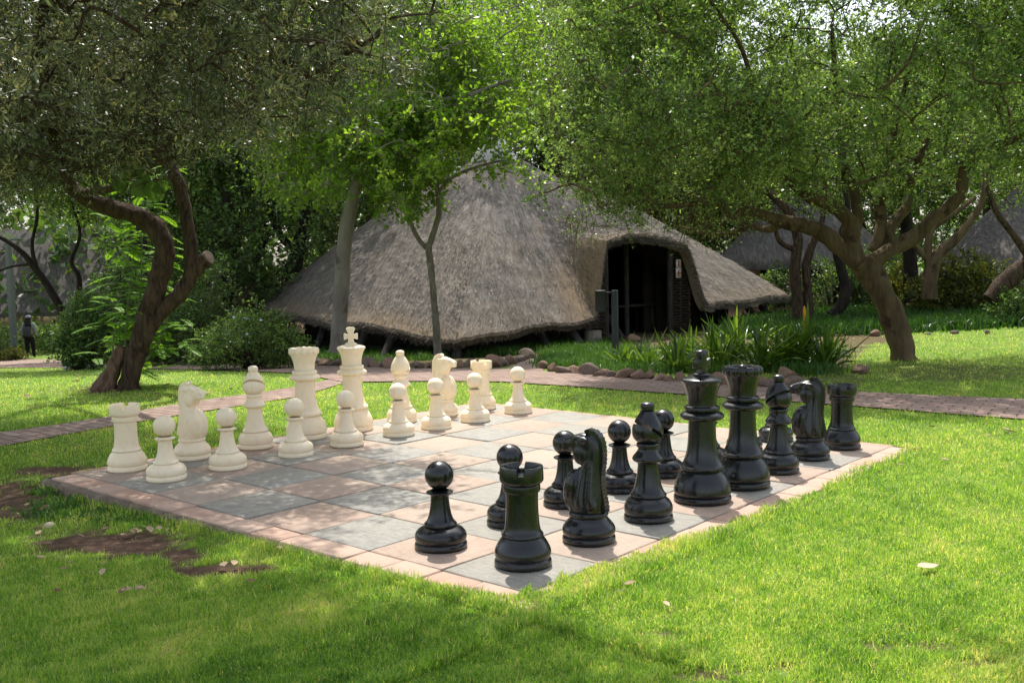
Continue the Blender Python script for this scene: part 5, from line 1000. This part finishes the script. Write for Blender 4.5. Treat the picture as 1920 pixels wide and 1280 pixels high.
# ------------------------------------------------------------------ lamps
def bollard(label, px, py, h, D=None, side=-1, rz=0):
    b = g1(px, py); o = empty("bollard_lamp", label, "lamp", tuple(b), rz); mb = MB(); mb.lathe([(.06, -.1), (.06, h - .01), (.052, h), (.001, h)], 20); mb.build("post", M['metal_dark'], o, 40)
    mb = MB(); x = side * .26; mb.lathe([(.001, h - .38), (.078, h - .38), (.093, h - .365), (.093, h - .04), (.10, h - .03), (.10, h - .005), (.09, h + .004), (.001, h + .006)], 22); l = mb.build("lamp_head", M['metal_dark'], o, 40, (x, 0, 0))
    mb = MB(); mb.box((side * .115, 0, h - .045), (.16, .045, .035)); mb.build("bracket", M['metal_dark'], o, None); return o
bollard("dark bollard lamp with a side mounted cylindrical head in front of the hut entrance", 1154, 671, 1.22)
bollard("dark bollard lamp half hidden behind the stout leaning trunk", 1699, 575, 1.0, side=-1)
bollard("dark bollard lamp among the bushes right of the walking person", 152, 668, 1.35, side=-1)
b_ = g1(28, 672); o = empty("lamp_pole", "tall thin grey lamp pole beside the walking person", "lamp pole", tuple(b_)); mb = MB(); mb.lathe([(.16, -.1), (.15, .0), (.145, 2.5), (.12, 4.9), (.001, 4.95)], 16); mb.build("pole", M['metal_grey'], o, 40)
mb = MB(); mb.tube([(0, 0, 4.8), (.15, -.1, 5.0), (.45, -.3, 5.05)], [.05, .045, .04], 8); mb.ell((.6, -.4, 5.03), (.26, .12, .07), rotm(0, 0, -.6)); mb.build("lamp_head", M['metal_grey'], o, 50)

# ------------------------------------------------------------------ walking person, seen from behind
def skin(name, joints, bonesl, mat, parent, lv=2):
    me = bpy.data.meshes.new("tmp"); me.from_pydata([j[:3] for j in joints], bonesl, []); o = link("tmp", me); m = o.modifiers.new("Skin", 'SKIN')
    for v, j in zip(me.skin_vertices[0].data, joints): v.radius = (j[3], j[4] if len(j) > 4 else j[3])
    me.skin_vertices[0].data[0].use_root = True; o.modifiers.new("Sub", 'SUBSURF').levels = lv
    bpy.context.view_layer.update(); out = bpy.data.meshes.new_from_object(o.evaluated_get(bpy.context.evaluated_depsgraph_get())); bpy.data.objects.remove(o); return link(name, out, mat, parent, None, 180)
pb = g1(57, 672); ps = empty("person", "person walking away in a pale grey top and black trousers with dark backpack", "person", tuple(pb), R(6)); S_ = 1.0
J = [(0, 0, .95, .15, .11), (0, 0, 1.15, .14, .10), (0, .01, 1.36, .17, .11), (0, .02, 1.48, .06), (0, .03, 1.56, .055), (0, .03, 1.66, .095, .11), (0, .03, 1.74, .08, .09),
     (-.09, 0, .88, .09), (-.11, .04, .48, .062), (-.11, -.06, .08, .042), (-.11, .08, .035, .04, .035), (.09, 0, .88, .09), (.11, .10, .50, .062), (.11, .13, .09, .042), (.11, .26, .045, .04, .035),
     (-.19, .0, 1.42, .06), (-.27, -.02, 1.15, .048), (-.25, .10, .93, .036), (-.25, .14, .84, .038, .02), (.19, 0, 1.42, .06), (.28, .02, 1.16, .048), (.27, .02, .90, .036), (.27, .04, .81, .038, .02)]
body = skin("body", J, [(0, 1), (1, 2), (2, 3), (3, 4), (4, 5), (5, 6), (0, 7), (7, 8), (8, 9), (9, 10), (0, 11), (11, 12), (12, 13), (13, 14), (2, 15), (15, 16), (16, 17), (17, 18), (2, 19), (19, 20), (20, 21), (21, 22)], M['skin'], ps)
skin("shirt", [(0, 0, .93, .20, .15), (0, 0, 1.15, .185, .14), (0, .01, 1.38, .20, .135), (0, .02, 1.49, .09), (-.20, 0, 1.43, .085), (-.28, -.02, 1.15, .075), (-.26, .08, .98, .06), (.20, 0, 1.43, .085), (.29, .02, 1.16, .075), (.28, .02, .95, .06)], [(0, 1), (1, 2), (2, 3), (2, 4), (4, 5), (5, 6), (2, 7), (7, 8), (8, 9)], M['shirt'], ps)
skin("trousers", [(0, 0, .98, .17, .13), (-.10, 0, .86, .115), (-.115, .04, .48, .09), (-.11, -.05, .07, .075), (.10, 0, .86, .115), (.115, .10, .50, .09), (.11, .12, .08, .075)], [(0, 1), (1, 2), (2, 3), (0, 4), (4, 5), (5, 6)], M['trouser'], ps)
mb = MB(); rgp = np.random.default_rng(5)
for i in range(26): x = rgp.uniform(-.11, .11); mb.tube(spline([(x * .7, -.02, 1.70), (x, -.09, 1.58), (x * 1.2, -.12 - rgp.uniform(0, .03), 1.40), (x * 1.3, -.13, rgp.uniform(1.22, 1.34))], 4), .02, 5)
mb.ell((0, .01, 1.67), (.11, .125, .11)); mb.build("hair", M['hair'], ps, 60)
mb = MB(); mb.ell((0, .02, 1.745), (.125, .14, .075), None, 18, 9); mb.ell((0, .15, 1.735), (.10, .10, .015)); mb.build("cap", M['capcloth'], ps, 60)
mb = MB(); mb.box((0, 0, 0), (.30, .15, .40)); o = mb.build("backpack", M['bag'], ps, 180, (0, -.20, 1.14)); o.modifiers.new("bevel", 'BEVEL').width = .05; o.modifiers["bevel"].segments = 3

# ------------------------------------------------------------------ fallen leaves
r_ = np.random.default_rng(130)
def fallen(px, py, s, label, group=None, tint=None, on_board=False):
    b = g1(px, py); n_ = 9; t_ = np.linspace(0, 1, n_); wv = np.sin(np.pi * t_ ** .8) * .26 + .01; cu = r_.uniform(.1, .35); tw_ = r_.uniform(-.5, .5)
    V = np.concatenate([np.stack([t_ - .5, -wv, cu * (wv * 1.2 + (t_ - .5) ** 2) + tw_ * wv * .3], 1), np.stack([t_ - .5, 0 * t_, cu * (t_ - .5) ** 2 - .02], 1), np.stack([t_ - .5, wv, cu * (wv * 1.2 + (t_ - .5) ** 2) - tw_ * wv * .3], 1)]) * s
    q = [[r0 * n_ + i, r0 * n_ + i + 1, (r0 + 1) * n_ + i + 1, (r0 + 1) * n_ + i] for r0 in (0, 1) for i in range(n_ - 1)]
    o = link("fallen_leaf", np_mesh("fallen_leaf", V, q, None, np.full(len(q), r_.uniform(.0, .7) if tint is None else tint)), M['litter'], None, (b[0], b[1], b[2] + (.035 if tint is not None or py > 840 else .03)), 180)
    o.rotation_euler = (r_.normal(0, .2), r_.normal(0, .2), r_.uniform(0, 6.28)); return tag(o, label, "leaf", group)
fallen(1740, 1075, .115, "large pale dry leaf lying alone on the sunny lawn at the right", None, .95).rotation_euler = (0, 0, .2)
fallen(1182, 1106, .06, "curled brown leaf on the sunny grass right of the board's near corner", None, .45)
fallen(1165, 1121, .045, "small whitish leaf on the grass near the board's near corner", None, 1.0)
fallen(1250, 1146, .05, "small pale leaf lowest in the sunny lawn below the board", None, .8)
fallen(1435, 966, .06, "rusty brown leaf at the board edge below the far black bishop", None, .2)
fallen(1618, 775, .10, "pinkish brown leaf standing in the shaded grass right of the far black rook", None, .35)
for x, y in [(1748, 806), (1885, 810), (1895, 815), (1852, 822), (1716, 850), (1690, 880), (1770, 870)]: fallen(x, y, r_.uniform(.06, .1), "dry leaf in the shaded grass between the board's right corner and the path", "dry leaves on the right lawn")
for x, y in zip(r_.uniform(20, 560, 34), r_.uniform(935, 1120, 34)): fallen(x, y, r_.uniform(.035, .08), "dry leaf on the worn red earth and grass at the lower left", "dry leaves on the worn patch")
for x, y in [(255, 1002), (270, 998), (262, 1006), (282, 1003), (300, 1000), (240, 1009), (235, 1012), (315, 1003), (420, 1070), (440, 1068)]: fallen(x, y, r_.uniform(.05, .09), "pale dry leaf in the drift at the edge of the bare earth patch", "dry leaves drifted on bare earth", .62)
for x, y in zip(r_.uniform(20, 600, 26), r_.uniform(700, 752, 26)): fallen(x, y, r_.uniform(.07, .12), "dry leaf on the grass between the paths around the gnarled tree", "dry leaves on the left lawn")
# ------------------------------------------------------------------ turf blades
r_ = np.random.default_rng(140); N = 700000
px = r_.uniform(-120, 2040, N); py = 606 + (1330 - 606) * r_.uniform(0, 1, N) ** .90
B = G(px, py, True); x, y = B[:, 0], B[:, 1]; bb = w2b(x, y); u, v = bb[:, 0], bb[:, 1]; px, py = proj(B)
edge = .06 * vnoise(x, y, 5, 150) + .05 * vnoise(x, y, 17, 151) + .05 * vnoise(x, y, 61, 156)
cu = .26 * np.exp(-((v + .25) / .75) ** 2); cv = .26 * np.exp(-(np.maximum(u, 0) / 1.2) ** 2)
inb = (u > -.385 + cu * 1.1 + edge * .45) & (u < 8.13 - np.abs(edge)) & (v > -.24 + cv + edge * 1.5) & (v < 8.12 - np.abs(edge))
s = soilness(x, y); ok = ~inb & ~on_path(px, py, 1.0) & (s < r_.uniform(.1, .9, N)) & (y < 30)
ok &= ~((y > 13) & (px > 280) & (px < 1480) & (py < np.interp(px, MAIN_X, MAIN_F))) & ~((px < 290) & (py < 668))
over = (u > -.345) & (u < 8.14) & (v > -.335) & (v < 8.14); B[over, 2] = -.004
rim = np.clip(1 - np.minimum(np.minimum(np.abs(u + .35), np.abs(v + .28)) + 9 * ((u < -.6) | (v < -.6) | (u > 8.3) | (v > 8.3)), 9) / .25, 0, 1)[ok] * sm(-.5, .6, vnoise(B[ok, 0], B[ok, 1], 6, 157))
B = B[ok]; D = B[:, 1]; m = len(B); pt = vnoise(B[:, 0], B[:, 1], 1.6, 152) * .10 + vnoise(B[:, 0], B[:, 1], 6, 153) * .10 + vnoise(B[:, 0], B[:, 1], 24, 158) * .11
dry = sm(.1, .8, vnoise(B[:, 0], B[:, 1], 2.2, 154) + .5 * sm(8, 10, D)) * .12
tn = np.clip(r_.normal(.46, .22, m) + pt * 1.4 + dry + .14 * rim, 0, 1); tn = np.where(r_.uniform(0, 1, m) < .05, r_.uniform(.85, 1, m), tn)
ub, vb = w2b(B[:, 0], B[:, 1]).T; ne_ = ((ub < -.34) & (ub > -.52)) | ((vb < -.33) & (vb > -.5)) 
B[:, 2] += np.where(ne_, .008, 0)
Hh = (.030 + .010 * vnoise(B[:, 0], B[:, 1], 5, 155) + .009 * vnoise(B[:, 0], B[:, 1], 21, 159) + .02 * ne_) * r_.uniform(.55, 1.35, m) * (1 + .012 * D)
wd = np.maximum(.0030, .00052 * D) * r_.uniform(.8, 1.3, m)
blades(B, Hh, wd, r_, .62, .5, "turf_grass", M['blade'], "short mown green turf of the lawn", tn)
